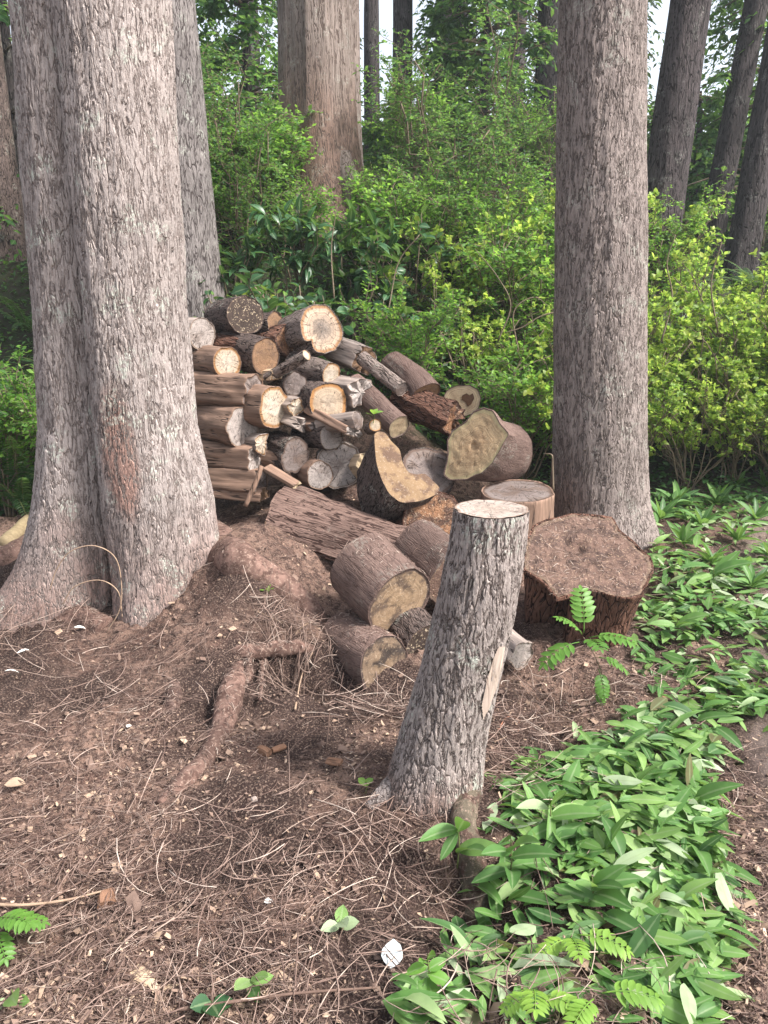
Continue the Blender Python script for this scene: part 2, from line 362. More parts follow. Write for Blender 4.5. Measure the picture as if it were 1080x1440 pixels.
# ------------------------------------------------------------ ground
def gh(x, y, fine=True):
    x, y = np.asarray(x, float), np.asarray(y, float)
    z = 0.05 * sm(2.8, 4.6, y)
    kx = 1 - 0.38 * sm(0.8, 4.0, x)
    t = (y - (5.55 + 0.2 * np.sin(x * 1.3) + 0.25 * sm(0.8, 2.5, x))) * 0.72 * kx
    t = np.where(t < 0.25, 0.25 * np.exp(np.minimum(t, 0.25) / 0.25 - 1), t)
    t = np.minimum(t, 3.0) + np.maximum(t - 3.0, 0) * 0.02
    z = z + t
    def g(cx, cy, a, rx, ry): return a * np.exp(-((x - cx) / rx) ** 2 - ((y - cy) / ry) ** 2)
    z = z + g(-1.5, 3.75, 0.10, 0.75, 0.45) + g(-0.66, 3.12, 0.09, 0.36, 0.28) + g(-0.65, 4.9, 0.20, 0.8, 0.6) + g(0.15, 4.6, 0.22, 0.9, 0.55)
    z = z + g(0.0, 2.75, -0.10, 0.28, 0.25) + g(-0.42, 2.97, -0.20, 0.13, 0.085) + g(-0.25, 2.92, -0.12, 0.13, 0.10) + g(0.20, 1.72, -0.10, 0.18, 0.2) + g(0.62, 2.55, -0.06, 0.3, 0.3) + g(0.73, 2.84, -0.12, 0.16, 0.06)
    z = z + g(-0.66, 3.58, 0.36, 0.32, 0.36) + g(-.55, 4.05, .12, .5, .4) + g(-.55, 5.8, .75, .85, .3) + g(.25, 5.35, .35, .6, .3)
    z = z + 0.025 * vn(x * 1.7, y * 1.7, 0, 5)
    if fine:
        near = np.exp(-np.maximum(y - 5, 0) * 0.3)
        z = z + near * (0.02 * fbm(x * 4.5, y * 4.5, 0, 2, 2) + 0.018 * fbm(x * 10, y * 10, 0, 3, 3) + 0.009 * vn(x * 38, y * 38, 0, 9) * (1 + vn(x * 3, y * 3, 0, 6))) + (1 - near) * 0.12 * fbm(x * 0.9, y * 0.9, 0, 3, 4)
    return z
def ghs(x, y): return float(gh(np.array([x]), np.array([y]))[0])
def gpt(px, py, fine=True):
    d = ray(px, py); t = 1.0
    ts = np.linspace(0.8, 14, 3000)
    P = np.array((0, 0, CAM_Z)) + ts[:, None] * d
    i = np.argmax(P[:, 2] < gh(P[:, 0], P[:, 1], fine))
    return P[i]
def proj(V):
    V = np.asarray(V, float); X = V[..., 0]; Y = V[..., 1]; Z = V[..., 2] - CAM_Z
    dep = Y * ct - Z * st_; up = Y * st_ + Z * ct
    dep = np.maximum(dep, 1e-3)
    return 540 + FPX * X / dep, 720 - FPX * up / dep
def inpoly(px, py, poly):
    r = np.zeros(np.shape(px), bool); n = len(poly)
    for i in range(n):
        x1, y1 = poly[i]; x2, y2 = poly[(i + 1) % n]
        if y1 == y2: continue
        c = ((y1 > py) != (y2 > py)) & (px < (x2 - x1) * (py - y1) / (y2 - y1) + x1)
        r ^= c
    return r

def axis_pts(lo, hi, d, far, grow):
    a = list(np.arange(lo, hi, d)); s = d
    v = hi
    while v < far: a.append(v); s *= grow; v += s
    s = d; v = lo - d; b = []
    while v > -far: b.append(v); s *= grow; v -= s
    return np.array(b[::-1] + a)
gx = axis_pts(-2.0, 1.9, 0.011, 60, 1.13); gy = axis_pts(0.9, 5.4, 0.0125, 80, 1.10); gy = gy[gy > -8]
GX, GY = np.meshgrid(gx, gy)
GZ = gh(GX, GY)
def dark_soil(x, y):
    """dark patches of bare soil, in metres on the ground"""
    m = sm(.0, .45, fbm(x * 2.1 + 3, y * 2.1, 0, 3, 88))
    for cx_, cy_, rx, ry in ((-.62, 3.28, .22, .13), (-.34, 2.86, .22, .14), (-1.45, 2.75, .2, .12), (.50, 2.45, .16, .18), (.06, 1.85, .14, .2), (-.30, 2.45, .14, .12), (.30, 1.72, .16, .25)):
        m = np.maximum(m, 1.15 * np.exp(-((x - cx_) / rx) ** 2 - ((y - cy_) / ry) ** 2) * (1 + .5 * vn(x * 12, y * 12, 0, 87)))
    return np.clip(m, 0, 1)
k = M('soil_with_needles'); co = k.n("TexCoord").outputs['Object']
n1 = k.noise(co, 3.0, 4); n2 = k.noise(co, 26, 5, 0.65); n3 = k.noise(k.mapv(co, (1, 1, 1)), 140, 5, 0.7)
c = k.mix(k.mr(n1, 0.35, 0.68), (0.105, 0.062, 0.049), (0.27, 0.175, 0.133))
c = k.mix(k.mr(n2, 0.44, 0.60, 0, 0.85), c, (0.045, 0.027, 0.023))  # dark blotches paint the shaded gaps of the litter into the soil
c = k.mix(k.mr(k.noise(co, 62, 3, 0.6), 0.54, 0.64, 0, 0.7), c, (0.035, 0.021, 0.018))
c = k.mix(k.math('MULTIPLY', k.attr('dark_soil'), 0.97), c, k.mix(k.mr(n3, .45, .65), (0.034, 0.021, 0.018), (0.065, 0.04, 0.033)))
c = k.mix(k.mr(n3, 0.50, 0.72, 0, 0.6), c, (0.45, 0.335, 0.26))
sx = k.n("SeparateXYZ", {0: co})
pathm = k.mr(k.math('ADD', k.math('SUBTRACT', sx.outputs[0], k.math('MULTIPLY', sx.outputs[1], 0.42)), k.math('MULTIPLY', n1, 0.15)), 0.3, 0.45)
c = k.mix(k.math('MULTIPLY', pathm, 0.6), c, (0.21, 0.165, 0.145))
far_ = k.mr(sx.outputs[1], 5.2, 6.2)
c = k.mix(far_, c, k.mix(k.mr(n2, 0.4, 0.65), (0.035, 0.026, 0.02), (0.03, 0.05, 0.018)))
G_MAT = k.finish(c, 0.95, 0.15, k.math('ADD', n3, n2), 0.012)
ground = link('ground', mesh_np('ground', np.stack([GX, GY, GZ], -1).reshape(-1, 3), grid_faces(len(gy), len(gx), False), [G_MAT], attrs={'dark_soil': dark_soil(GX, GY).ravel()}))
tag(ground, kind='structure')

# ------------------------------------------------------------ trunks
def trunk_mesh(name, zs, nseg, cfun, rfun, mat, loc, red=None, cap=True):
    """rings at heights zs; cfun(z)->(n,2) centres, rfun(theta (1,m), z (n,1)) -> radii"""
    th = np.arange(nseg) * 2 * np.pi / nseg
    C = cfun(zs); r = rfun(th[None, :], zs[:, None])
    V = np.stack([C[:, :1] + r * np.cos(th), C[:, 1:] + r * np.sin(th), np.repeat(zs[:, None], nseg, 1)], -1)
    at_ = {}
    if red is not None: at_['red'] = red(V + np.asarray(loc)).ravel()
    F = grid_faces(len(zs), nseg)
    n = len(zs) * nseg; V2 = np.concatenate([V.reshape(-1, 3), np.append(C[-1], zs[-1])[None]])
    if 'red' in at_: at_['red'] = np.append(at_['red'], 0)
    j = np.arange(nseg); tri = np.stack([n - nseg + j, n - nseg + (j + 1) % nseg, np.full(nseg, n)], 1)
    return mesh_np(name, V2, [F, tri] if cap else F, [mat], attrs=at_), V
def ztab(tab):
    a = np.array(tab, float); a = a[np.argsort(a[:, 0])]
    return lambda z, i: np.interp(z, a[:, 0], a[:, i])
def zpx(py, Y):
    d = ray(540, py); return CAM_Z + d[2] / d[1] * Y
def kpx(py, Y): return depth_at(py, Y) / FPX

# big double-lobed tree at the left
TY = 3.65; TX = (165 - 540) * kpx(480, TY)
rows = [(-60, 152, 87, 66, 68), (0, 160, 80, 76, 61), (240, 175, 77, 90, 57), (480, 193, 73, 106, 54), (600, 203, 73, 109, 53), (700, 218, 77, 109, 57), (800, 228, 72, 104, 64), (860, 230, 74, 98, 70), (960, 232, 80, 92, 78)]
tab = [(zpx(y, TY), (a - 540) * kpx(y, TY) - TX, b * kpx(y, TY), (c_ - 540) * kpx(y, TY) - TX, d * kpx(y, TY)) for y, a, b, c_, d in rows]
tab.append((9.0, -0.10, 0.20, -0.16, 0.16)); tab.append((5.0, -0.06, 0.245, -0.24, 0.19))
tf = ztab(tab)
def lobe(th, dx, dy, rr):
    ph = th - np.arctan2(dy, dx); d = np.hypot(dx, dy)
    q = rr ** 2 - (d * np.sin(ph)) ** 2
    return np.where(q > 0, d * np.cos(ph) + np.sqrt(np.maximum(q, 0)), 0.0)
def big_r(th, z):
    cm = (tf(z, 1) * 1.15 + tf(z, 3) * 0.85) / 2
    a = lobe(th, tf(z, 1) - cm, 0.0 * z - 0.03, tf(z, 2)); b = lobe(th, tf(z, 3) - cm, 0.0 * z + 0.02, tf(z, 4))
    sharp = 22 + 60 * sm(2.4, 0.7, z)
    m = np.log(np.exp(sharp * np.maximum(a, 0.10)) + np.exp(sharp * np.maximum(b, 0.10)) + np.exp(sharp * 0.2 * tf(z, 2))) / sharp
    def fl(deg, w, amp, h): 
        d = (th - R_(deg) + np.pi) % (2 * np.pi) - np.pi
        return amp * np.exp(-(d / w) ** 2) * np.exp(-np.maximum(z, -0.1) / h)
    m = m + fl(0, 0.32, 0.22, 0.22) + fl(-62, 0.2, 0.08, 0.2) + fl(192, 0.4, 0.22, 0.2) + fl(-118, 0.25, 0.07, 0.2) + fl(60, 0.4, 0.2, 0.2) + fl(120, 0.4, 0.2, 0.2)
    xc = np.interp(z, CRE[:, 0], CRE[:, 1]) - cm; rc = np.interp(z, CRE[:, 0], CRE[:, 2])
    tc = np.arctan2(-np.sqrt(np.maximum(rc ** 2 - xc ** 2, .01)), xc); d = (th - tc + np.pi) % (2 * np.pi) - np.pi
    m = m - np.interp(z, CRE[:, 0], CRE[:, 3]) * np.exp(-np.abs(d / np.interp(z, CRE[:, 0], CRE[:, 4])) ** 1.5)
    return m * (1 + 0.012 * vn(np.cos(th) * 5, np.sin(th) * 5, z * 2.2, 2)) + 0.006 * vn(np.cos(th) * 9, np.sin(th) * 9, z * 4, 3)
CRE = np.array([(zpx(y, TY), (x - 540) * kpx(y, TY) - TX, r, d, w) for y, x, r, d, w in ((960, 170, .40, .20, .10), (860, 166, .36, .22, .10), (780, 160, .33, .17, .085), (700, 150, .31, .11, .07), (600, 139, .30, .065, .07), (480, 127, .29, .04, .09), (240, 102, .28, .025, .12), (0, 80, .27, .02, .12))])[:, :]
def big_c(z):
    cm = (tf(z, 1) * 1.15 + tf(z, 3) * 0.85) / 2
    return np.stack([cm, 0 * z], -1)
def big_red(V):
    px, py = proj(V)
    n = fbm(V[..., 0] * 6, V[..., 1] * 6, V[..., 2] * 4, 3, 8)
    e = ((px - (170 + (py - 640) * 0.14)) / 24) ** 2 + ((py - 640) / 90) ** 2 + n * 0.45
    p = np.clip(1.5 - e, 0, 1) * (V[..., 1] < TY)
    base = 0.75 * sm(0.75, 0.08, V[..., 2] + 0.15 * n)
    return np.clip(np.maximum(p, base), 0, 1)
zs = np.concatenate([np.arange(-0.35, 2.95, 0.0055), np.arange(2.97, 4, 0.03), np.arange(4.0, 9.0, 0.12)])
me, _ = trunk_mesh('trunk', zs, 520, big_c, big_r, B_TREE, (TX, TY, 0), big_red)
big = tag(link('conifer_tree', None, loc=(TX, TY, 0)), 'huge grey two-lobed conifer trunk with deep crease and reddish rubbed patch', 'tree', 'standing trees')
link('trunk', me, big)
def root_of(parent, base, pts, rad, mat, name='root', n=14, seed=0, sub=7, rough=.10):
    P = np.array(pts, float) - np.asarray(base)
    return link(name, tube_mesh(name, P, rad, mat, n, sub, rough, seed), parent)
def gp(px, py, dz=0.0): p = gpt(px, py, False); return p + np.array((0, 0, dz))
TB = (TX, TY, 0)
root_of(big, TB, [gp(290, 745, -.06) + (-.05, .1, 0), gp(325, 770, -.055), gp(372, 800, -.045), gp(425, 838, -.04), gp(462, 880, -.08)], [.12, .10, .08, .06, .045], B_ROOT, seed=1, rough=.2, n=28, sub=14)
root_of(big, TB, [gp(318, 905, -.05), gp(345, 916, -.002), gp(385, 919, .016), gp(418, 914, .014), gp(438, 907, -.02)], [.026, .032, .034, .028, .022], B_ROOT, seed=2, rough=.25, n=24, sub=12)
root_of(big, TB, [gp(338, 930, -.05), gp(326, 968, .004), gp(312, 1020, -.012), gp(287, 1075, .010), gp(254, 1108, .012), gp(224, 1132, -0.004)], [.05, .05, .044, .033, .029, .02], B_ROOT, seed=3, rough=.2, n=24, sub=12)
root_of(big, TB, [gp(368, 922, .03), gp(369, 945, .03), gp(366, 985, .0)], [.011, .009, .007], B_ROOT, seed=4, n=8)
root_of(big, TB, [gp(352, 922, .02), gp(348, 950, .015), gp(338, 975, -.01)], [.013, .011, .007], B_ROOT, seed=5, n=8)
root_of(big, TB, [gp(246, 950, -.05), gp(243, 985, .0), gp(240, 1025, -.04)], [.03, .032, .02], B_ROOTD, seed=6)
root_of(big, TB, [gp(95, 760, .02), gp(60, 768, .02), gp(20, 785, .0), gp(-40, 800, -.02)], [.12, .11, .09, .07], B_ROOT, seed=7)
root_of(big, TB, [gp(150, 880, -.02), gp(112, 868, .0), gp(70, 872, -.05)], [.06, .055, .04], B_ROOT, seed=8)
# pale fan of peeled root bark at the left flare
rb = root_of(big, TB, [gp(52, 722, .03), gp(38, 745, .045), gp(8, 772, .03)], [.02, .045, .05], flat_mat('peeled_bark_yellow', [(0.2, (0.16, 0.12, 0.07)), (0.9, (0.34, 0.27, 0.16))], 30, attr=None), 'peeled_root', seed=9)

# straight tree at the right
RY = 4.75; rows = [(-60, 789, 909), (0, 788, 908), (300, 783, 906), (600, 779, 906), (700, 777, 908), (760, 772, 916), (800, 766, 924), (880, 760, 932)]
RX = (845 - 540) * kpx(300, RY)
tab2 = [(zpx(y, RY), ((a + b) / 2 - 540) * kpx(y, RY) - RX, (b - a) / 2 * kpx(y, RY)) for y, a, b in rows] + [(9.0, 0.02, 0.13)]
t2 = ztab(tab2)
def rt_r(th, z):
    m = t2(z, 2) + 0 * th
    def fl(deg, w, amp, h):
        d = (th - R_(deg) + np.pi) % (2 * np.pi) - np.pi
        return amp * np.exp(-(d / w) ** 2) * np.exp(-np.maximum(z, -0.1) / h)
    m = m + fl(-25, 0.4, 0.10, 0.12) + fl(-100, .4, .05, .15) + fl(80, .5, .1, .15) + fl(170, .4, .06, .15)
    return m * (1 + 0.02 * vn(np.cos(th) * 3, np.sin(th) * 3, z * 1.6, 12)) + 0.005 * vn(np.cos(th) * 8, np.sin(th) * 8, z * 5, 13)
def rt_red(V): return 0.55 * sm(0.9, 0.1, V[..., 2] + 0.2 * vn(V[..., 0] * 5, V[..., 1] * 5, V[..., 2] * 3)) * sm(RX + 0.05, RX - 0.2, V[..., 0])
zs = np.concatenate([np.arange(-0.3, 3.3, 0.007), np.arange(3.32, 9.0, 0.1)])
me, _ = trunk_mesh('trunk', zs, 300, lambda z: np.stack([t2(z, 1), 0 * z], -1), rt_r, B_TREE2, (RX, RY, 0), rt_red)
rt = tag(link('conifer_tree', None, loc=(RX, RY, 0)), 'straight slim grey-brown conifer trunk rising behind the big rotten stump', 'tree', 'standing trees')
link('trunk', me, rt)

# leaning cut stump in front
SY = 2.17; rows = [(700, 642, 743), (716, 640, 742), (760, 634, 739), (800, 626, 733), (860, 613, 723), (960, 587, 698), (1040, 562, 681), (1100, 542, 674), (1140, 532, 670), (1240, 520, 670)]
SX = (608 - 540) * kpx(1120, SY)
tab3 = [(zpx(y, SY), ((a + b) / 2 - 540) * kpx(y, SY) - SX, (b - a) / 2 * kpx(y, SY)) for y, a, b in rows]
t3 = ztab(tab3); ZTOP = zpx(716, SY)
def ls_r(th, z):
    m = t3(z, 2) + 0 * th
    def fl(deg, w, amp, h):
        d = (th - R_(deg) + np.pi) % (2 * np.pi) - np.pi
        return amp * np.exp(-(d / w) ** 2) * np.exp(-np.maximum(z, -0.1) / h)
    m = m + fl(-150, .35, .02, .12) + fl(-75, .3, .012, .1) + fl(-20, .3, .012, .1)
    return m * (1 + 0.025 * vn(np.cos(th) * 2.5, np.sin(th) * 2.5, z * 3, 22)) + 0.003 * vn(np.cos(th) * 7, np.sin(th) * 7, z * 12, 23)
zs = np.append(np.arange(-0.25, ZTOP - 0.003, 0.0035), ZTOP)
def ls_red(V): return 0.6 * sm(0.18, 0.0, V[..., 2] + 0.05 * vn(V[..., 0] * 20, V[..., 1] * 20, V[..., 2] * 12)) + 0 * V[..., 0]
ls_c = lambda z: np.stack([t3(z, 1), 0 * z], -1)
me, LV = trunk_mesh('trunk', zs, 260, ls_c, ls_r, B_STUMP, (SX, SY, 0), ls_red, cap=False)
tilt = (LV[:, :, 1] * 0.07) * sm(ZTOP - 0.12, ZTOP, LV[:, :, 2])
stump = tag(link('stump', None, loc=(SX, SY, 0)), 'leaning slender grey cut stump with a peeled strip, nearest to the path', 'stump', 'cut stumps')
link('trunk', me, stump)
def face_cap(name, ring, mat, nr=12, amp=0.003, inset=1.0, seed=0, lift=0.0, hole=None):
    """a cut face filling a closed ring of points (local, roughly planar in xy)"""
    ring = np.asarray(ring); c = ring.mean(0); n = len(ring)
    fr = np.linspace(0, 1, nr + 1)[1:] ** 0.8
    V = c + (ring - c)[None] * fr[:, None, None] * inset
    V[..., 2] += lift + amp * fbm(V[..., 0] * 30, V[..., 1] * 30, 0, 3, seed)
    if hole: V[..., 2] -= hole[3] * np.exp(-(((V[..., 0] - hole[0]) / hole[2]) ** 2 + ((V[..., 1] - hole[1]) / hole[2]) ** 2) ** 1.5) * (1 + .5 * vn(V[..., 0] * 25, V[..., 1] * 25, 0, 4))
    at_ = np.append(np.repeat(fr, n), 0)
    V = np.concatenate([V.reshape(-1, 3), c[None] + [[0, 0, lift]]])
    j = np.arange(n); tri = np.stack([j, (j + 1) % n, np.full(n, nr * n)], 1)
    return mesh_np(name, V, [grid_faces(nr, n)[:, ::-1], tri], [mat], attrs={'fr': at_})
ring = LV[-1].copy(); cxy = ring.mean(0)
me = face_cap('cut_top', ring - cxy, C_STUMP, 14, 0.002, 1.0, 3, 0.002)
link('cut_top', me, stump, loc=cxy)
# the peeled strip: patch of the trunk surface, a little proud
scar = [(700, 907), (709, 908), (705, 936), (697, 965), (687, 995), (677, 1014), (675, 990), (683, 955), (692, 925)]
nz, nt = LV.shape[:2]; W_ = LV + np.array((SX, SY, 0)); qx, qy = proj(W_)
msk = inpoly(qx, qy, scar) & (W_[..., 1] < SY + 0.03)
cen = np.repeat(np.append(ls_c(zs), zs[:, None], 1)[:, None], nt, 1)
out = LV + unit((LV - cen) * (1, 1, 0)) * (0.005 + 0.0012 * fbm(LV[..., 0] * 90, LV[..., 1] * 90, LV[..., 2] * 9, 2, 4))[..., None]
F = grid_faces(nz, nt); keep = msk.ravel()[F].all(1); F = F[keep]
u, inv = np.unique(F, return_inverse=True)
link('bare_strip', mesh_np('bare_strip', out.reshape(-1, 3)[u], inv.reshape(F.shape), [wood_mat('bare_sapwood', (0.40, 0.32, 0.27), (0.25, 0.18, 0.14), weather=0.5, hs=0.002)]), stump)
SB = (SX, SY, 0)
root_of(stump, SB, [gp(652, 1115, .02), gp(655, 1160, .02), gp(661, 1215, .012), gp(668, 1270, -.015), gp(672, 1320, -.06)], [.05, .048, .04, .036, .03], root_mat('root_mossy', (0.11, 0.09, 0.065), 0.010), seed=11, rough=.32, n=24, sub=10)
root_of(stump, SB, [gp(575, 1105, .03), gp(545, 1120, .015), gp(520, 1128, -.02)], [.05, .035, .02], B_STUMP, seed=12)
# ------------------------------------------------------------ logs
def basis(n):
    n = unit(np.asarray(n, float)); up = np.array((0, 0, 1.0)) if abs(n[2]) < 0.93 else np.array((0, 1.0, 0))
    y = unit(up - n * np.dot(up, n)); x = np.cross(y, n)
    return x, y, n
def axis(yaw, el):
    a, e = R_(yaw), R_(el); return np.array((math.sin(a) * math.cos(e), -math.cos(a) * math.cos(e), math.sin(e)))
def frame_obj(name, me, P, n):
    x, y, z = basis(n); o = link(name, me)
    from mathutils import Matrix
    o.matrix_world = Matrix(((x[0], y[0], z[0], P[0]), (x[1], y[1], z[1], P[1]), (x[2], y[2], z[2], P[2]), (0, 0, 0, 1)))
    return o
def to_plane(pix, P, n):
    x, y, z = basis(n); out = []
    for q in pix:
        d = ray(*q); o = np.array((0, 0, CAM_Z)); t = np.dot(P - o, z) / np.dot(d, z); h = o + d * t - P
        out.append((np.dot(h, x), np.dot(h, y)))
    return np.array(out)
def polar(poly, th):
    """radius of a star-shaped polygon at angles th"""
    a = np.concatenate([poly, poly[:1]]); t = np.linspace(0, 1, 24)[:-1]
    pts = (a[:-1, None] * (1 - t)[None, :, None] + a[1:, None] * t[None, :, None]).reshape(-1, 2)
    an = np.arctan2(pts[:, 1], pts[:, 0]); r = np.hypot(pts[:, 0], pts[:, 1]); s = np.argsort(an)
    return np.interp(th, an[s], r[s], period=2 * np.pi)
LOGN = [0]
def log(label, P, n, R, L, cm, bm, poly=None, taper=1.0, rough=0.05, seg=56, group='logs piled between the trees', cat='log', name='log', aspect=1.0, sweep=0.0, knob=0.0, ragged=0.0, hollow=None, rotamp=0.0025, dent=0.0, dent_at=1.9, dent_w=.22, endname='cut_end', hole=None, roundto=0.0, nr=12):
    LOGN[0] += 1; sd = LOGN[0] * 7
    th = np.arange(seg) * 2 * np.pi / seg - np.pi
    if poly is not None: r0 = polar(np.asarray(poly, float), th)
    else:
        r0 = R * (1 + 0.05 * vn(np.cos(th) * 1.3, np.sin(th) * 1.3, 0, sd)) / np.sqrt((np.cos(th) / aspect) ** 2 + (np.sin(th)) ** 2)
    r0 = r0 * (1 + rough * 0.5 * fbm(np.cos(th) * 3, np.sin(th) * 3, 0, 2, sd + 1))
    if dent: r0 = r0 * (1 - dent * np.exp(-(np.abs((th - dent_at + np.pi) % (2 * np.pi) - np.pi) / dent_w) ** 1.3))
    nz = max(10, int(L / 0.016)); t = np.linspace(0, 1, nz)[:, None]
    zz = -L * t + 0 * th[None]
    rb = r0[None] * (1 - roundto * sm(0, .45, t)) + np.sqrt((r0 ** 2).mean()) * roundto * sm(0, .45, t)
    rr = rb * (1 + (taper - 1) * t) * (1 + rough * fbm(np.cos(th)[None] * 2.2, np.sin(th)[None] * 2.2, zz * 7, 3, sd + 2)) + knob * np.exp(-((th[None] - 0.6) / 0.35) ** 2 - ((t - 0.35) / 0.1) ** 2)
    if hollow is not None: rr = rr * hollow(th[None], t)
    if ragged: zz = zz + ragged * vn(np.cos(th)[None] * 4, np.sin(th)[None] * 4, 0, sd + 5) * np.exp(-t * 8) * (1 + 0 * zz)
    V = np.stack([rr * np.cos(th) + sweep * t * t, rr * np.sin(th), zz], -1)
    lip = V[0].copy(); lip[:, :2] *= 0.955; lip[:, 2] = -0.0015 + (zz[0] if ragged else 0)
    edge = V[0].copy(); edge[:, :2] *= 0.985; edge[:, 2] += 0.003
    body = np.concatenate([lip[None], edge[None], V]); n0 = body.shape[0] * seg
    bc = np.array([[V[-1, :, 0].mean(), V[-1, :, 1].mean(), -L]])
    j = np.arange(seg); tri = np.stack([n0 - seg + (j + 1) % seg, n0 - seg + j, np.full(seg, n0)], 1)
    F = grid_faces(body.shape[0], seg)[:, ::-1]
    tri = tri[:, ::-1]
    me = mesh_np(name, np.concatenate([body.reshape(-1, 3), bc]), [F, tri], [bm])
    o = frame_obj(name, None, P, n)
    link('bark' if bm.name.startswith('bark') else 'side_wood', me, o)
    ring = lip.copy(); ring[:, :2] *= 1.005; ring[:, 2] -= 0.0005
    link(endname, face_cap(endname, ring, cm, nr, rotamp, 1.0, sd, 0.0, hole), o)
    tag(o, label, cat, group)
    return o
STACK = 'firewood logs stacked beside the big left trunk'
# px, py, radius px, Y, yaw, elevation, length, cut, bark, label, extras
T = [
 (345, 442, 25, 4.95, 32, 4, .42, C_DARK, B_LOG, 'thick dark-barked log with chip-specked dark end, topmost left of the stack', {}),
 (284, 469, 21, 4.85, 48, 0, .40, C_GREY, W_GREY, 'smooth grey log end half hidden against the left trunk, high in the stack', {}),
 (388, 457, 17, 5.10, 58, 8, .40, C_BROWN, B_LOG, 'brown-ended log between the dark top log and the big pale notched log', {}),
 (405, 480, 19, 5.00, 44, 0, .40, C_ORANGE, B_ROT, 'rotten orange-brown log end just left of the big pale notched log', {'rough': .1}),
 (452, 462, 33, 4.95, 40, 14, .50, C_HEART, B_LOGG, 'big pale log end with a dark star heart and a notch, top of the stack', {'dent': .28, 'dent_at': -2.45, 'dent_w': .16}),
 (338, 489, 14, 4.90, 58, -4, .38, C_ORANGE, B_ROT, 'short rough rotten log directly under the dark topmost log', {'rough': .14, 'ragged': .03}),
 (374, 501, 25, 4.80, 46, -4, .40, C_BROWN, B_LOG, 'brown oval cut log under the dark topmost log, with dark bark', {'aspect': .9}),
 (320, 511, 20.5, 4.70, 42, 0, .45, C_WHITE, W_BROWN, 'cream-faced barkless log with an orange rim and dark smudge, beside the left trunk', {}),
 (466, 528, 16.5, 4.78, 46, -8, .36, C_WHITE, B_LOGG, 'slim log with small bright oval face below the big notched log', {}),
 (415, 540, 16, 4.70, 25, 2, .30, C_DGREY, B_LOG, 'small charcoal-grey cracked log end in the middle of the stack', {'rough': .1}),
 (386, 574, 27, 4.52, 52, 0, .42, C_WHITE, W_BROWN, 'bright white oval log face with orange rim, left of the round ringed face', {}),
 (462, 567, 26.5, 4.55, 22, 2, .36, C_RIM, B_LOG, 'round tan log face with thick orange rim, centre of the stack', {}),
 (341, 600, 26, 4.50, 46, 0, .45, C_GREY, W_BROWN, 'grey barkless log end with star-shaped drying cracks beside the left trunk', {'rough': .07}),
 (466, 614, 18, 4.48, 36, 4, .34, C_GREY, B_LOG, 'pale grey round log end under the round ringed face, dark bark', {}),
 (415, 641, 23, 4.42, 30, 0, .34, C_DGREY, B_LOG, 'dark grey dished log end with torn bark flaps in the lower stack', {'rough': .12, 'aspect': .85}),
 (478, 655, 30, 4.50, 8, 8, .30, C_GREY, W_GREY, 'large weathered grey log face split into a heart shape, low in the stack', {'dent': .35, 'dent_at': 1.75, 'dent_w': .16, 'rough': .06}),
 (450, 668, 18, 4.36, 24, 6, .32, C_GREY, W_BROWN, 'small round pale log end in front of the heart-shaped grey face', {}),
 (528, 598, 8.5, 4.30, 10, 15, .20, C_RIM, B_LOGG, 'thin branch end with pale rimmed core above the crescent log', {'group': 'branches and sticks in the woodpile', 'cat': 'branch', 'name': 'branch'}),
 (503, 591, 12, 4.42, 62, 10, .26, C_DGREY, W_GREY, 'short grey weathered round piece right of the round ringed face', {'rough': .1}),
 (565, 547, 10, 4.62, 38, -22, .42, C_DGREY, B_LOGG, 'long thin pole sloping down right across the pile top', {'group': 'branches and sticks in the woodpile', 'cat': 'branch', 'name': 'branch'}),
 (561, 600, 16, 4.45, 36, -24, .50, C_TAN, B_RED, 'smooth mid-brown log with a tan end sloping down right below the thin pole', {}),
 (598, 556, 22, 4.75, 34, -38, .32, C_BROWN, B_RED, 'crooked reddish log leaning down right at the top of the pile', {'sweep': -.08, 'taper': .72}),
 (636, 590, 22, 4.60, 50, -14, .42, C_ORANGE, B_ROT, 'rotten crumbly bark-covered log below the holed grey-tan face', {'rough': .16, 'ragged': .04}),
 (606, 662, 36, 4.45, 18, 38, .40, C_DGREY, B_LOG, 'dark grey round-backed log between the crescent log and big yellow face', {'rough': .07}),
 (608, 735, 40, 4.02, 14, 22, .40, C_ORANGE, B_ROT, 'blunt rotten orange-brown log face with white flecks and crack, pile centre', {'rough': .08}),
 (640, 815, 40, 3.45, 30, -12, .34, C_SOIL, B_RED, 'smooth dark reddish log mostly behind the leaning grey stump', {}),
 (563, 846, 50, 3.20, 36, -17, .31, C_MOSS, B_RED, 'smooth reddish log with mottled tan face, pointing down right beside the leaning stump', {'rough': .03}),
 (540, 934, 39, 3.0, 34, 2, .34, C_SHADED, B_RED, 'half-buried dark log with shadowed tan face under the mottled-faced log', {'rough': .04}),
 (600, 915, 34, 3.12, 24, -6, .40, C_DARK, B_LOG, 'very dark log low behind the leaning grey stump', {}),
 (733, 922, 19, 2.95, 28, -4, .34, C_GREY, W_GREY, 'small pale grey log end between the leaning stump and rotten stump', {'rough': .12}),
]
for px, py, rp, Y, yaw, el, L, cm, bm, lab, ex in T:
    ex = dict(ex); P = at(px, py, Y); d = depth_at(py, Y)
    log(lab, P, axis(yaw, el), 1.09 * rp * d / FPX, L, cm, bm, group=ex.pop('group', STACK if px < 500 else 'logs tumbled beside the stack'), **ex)
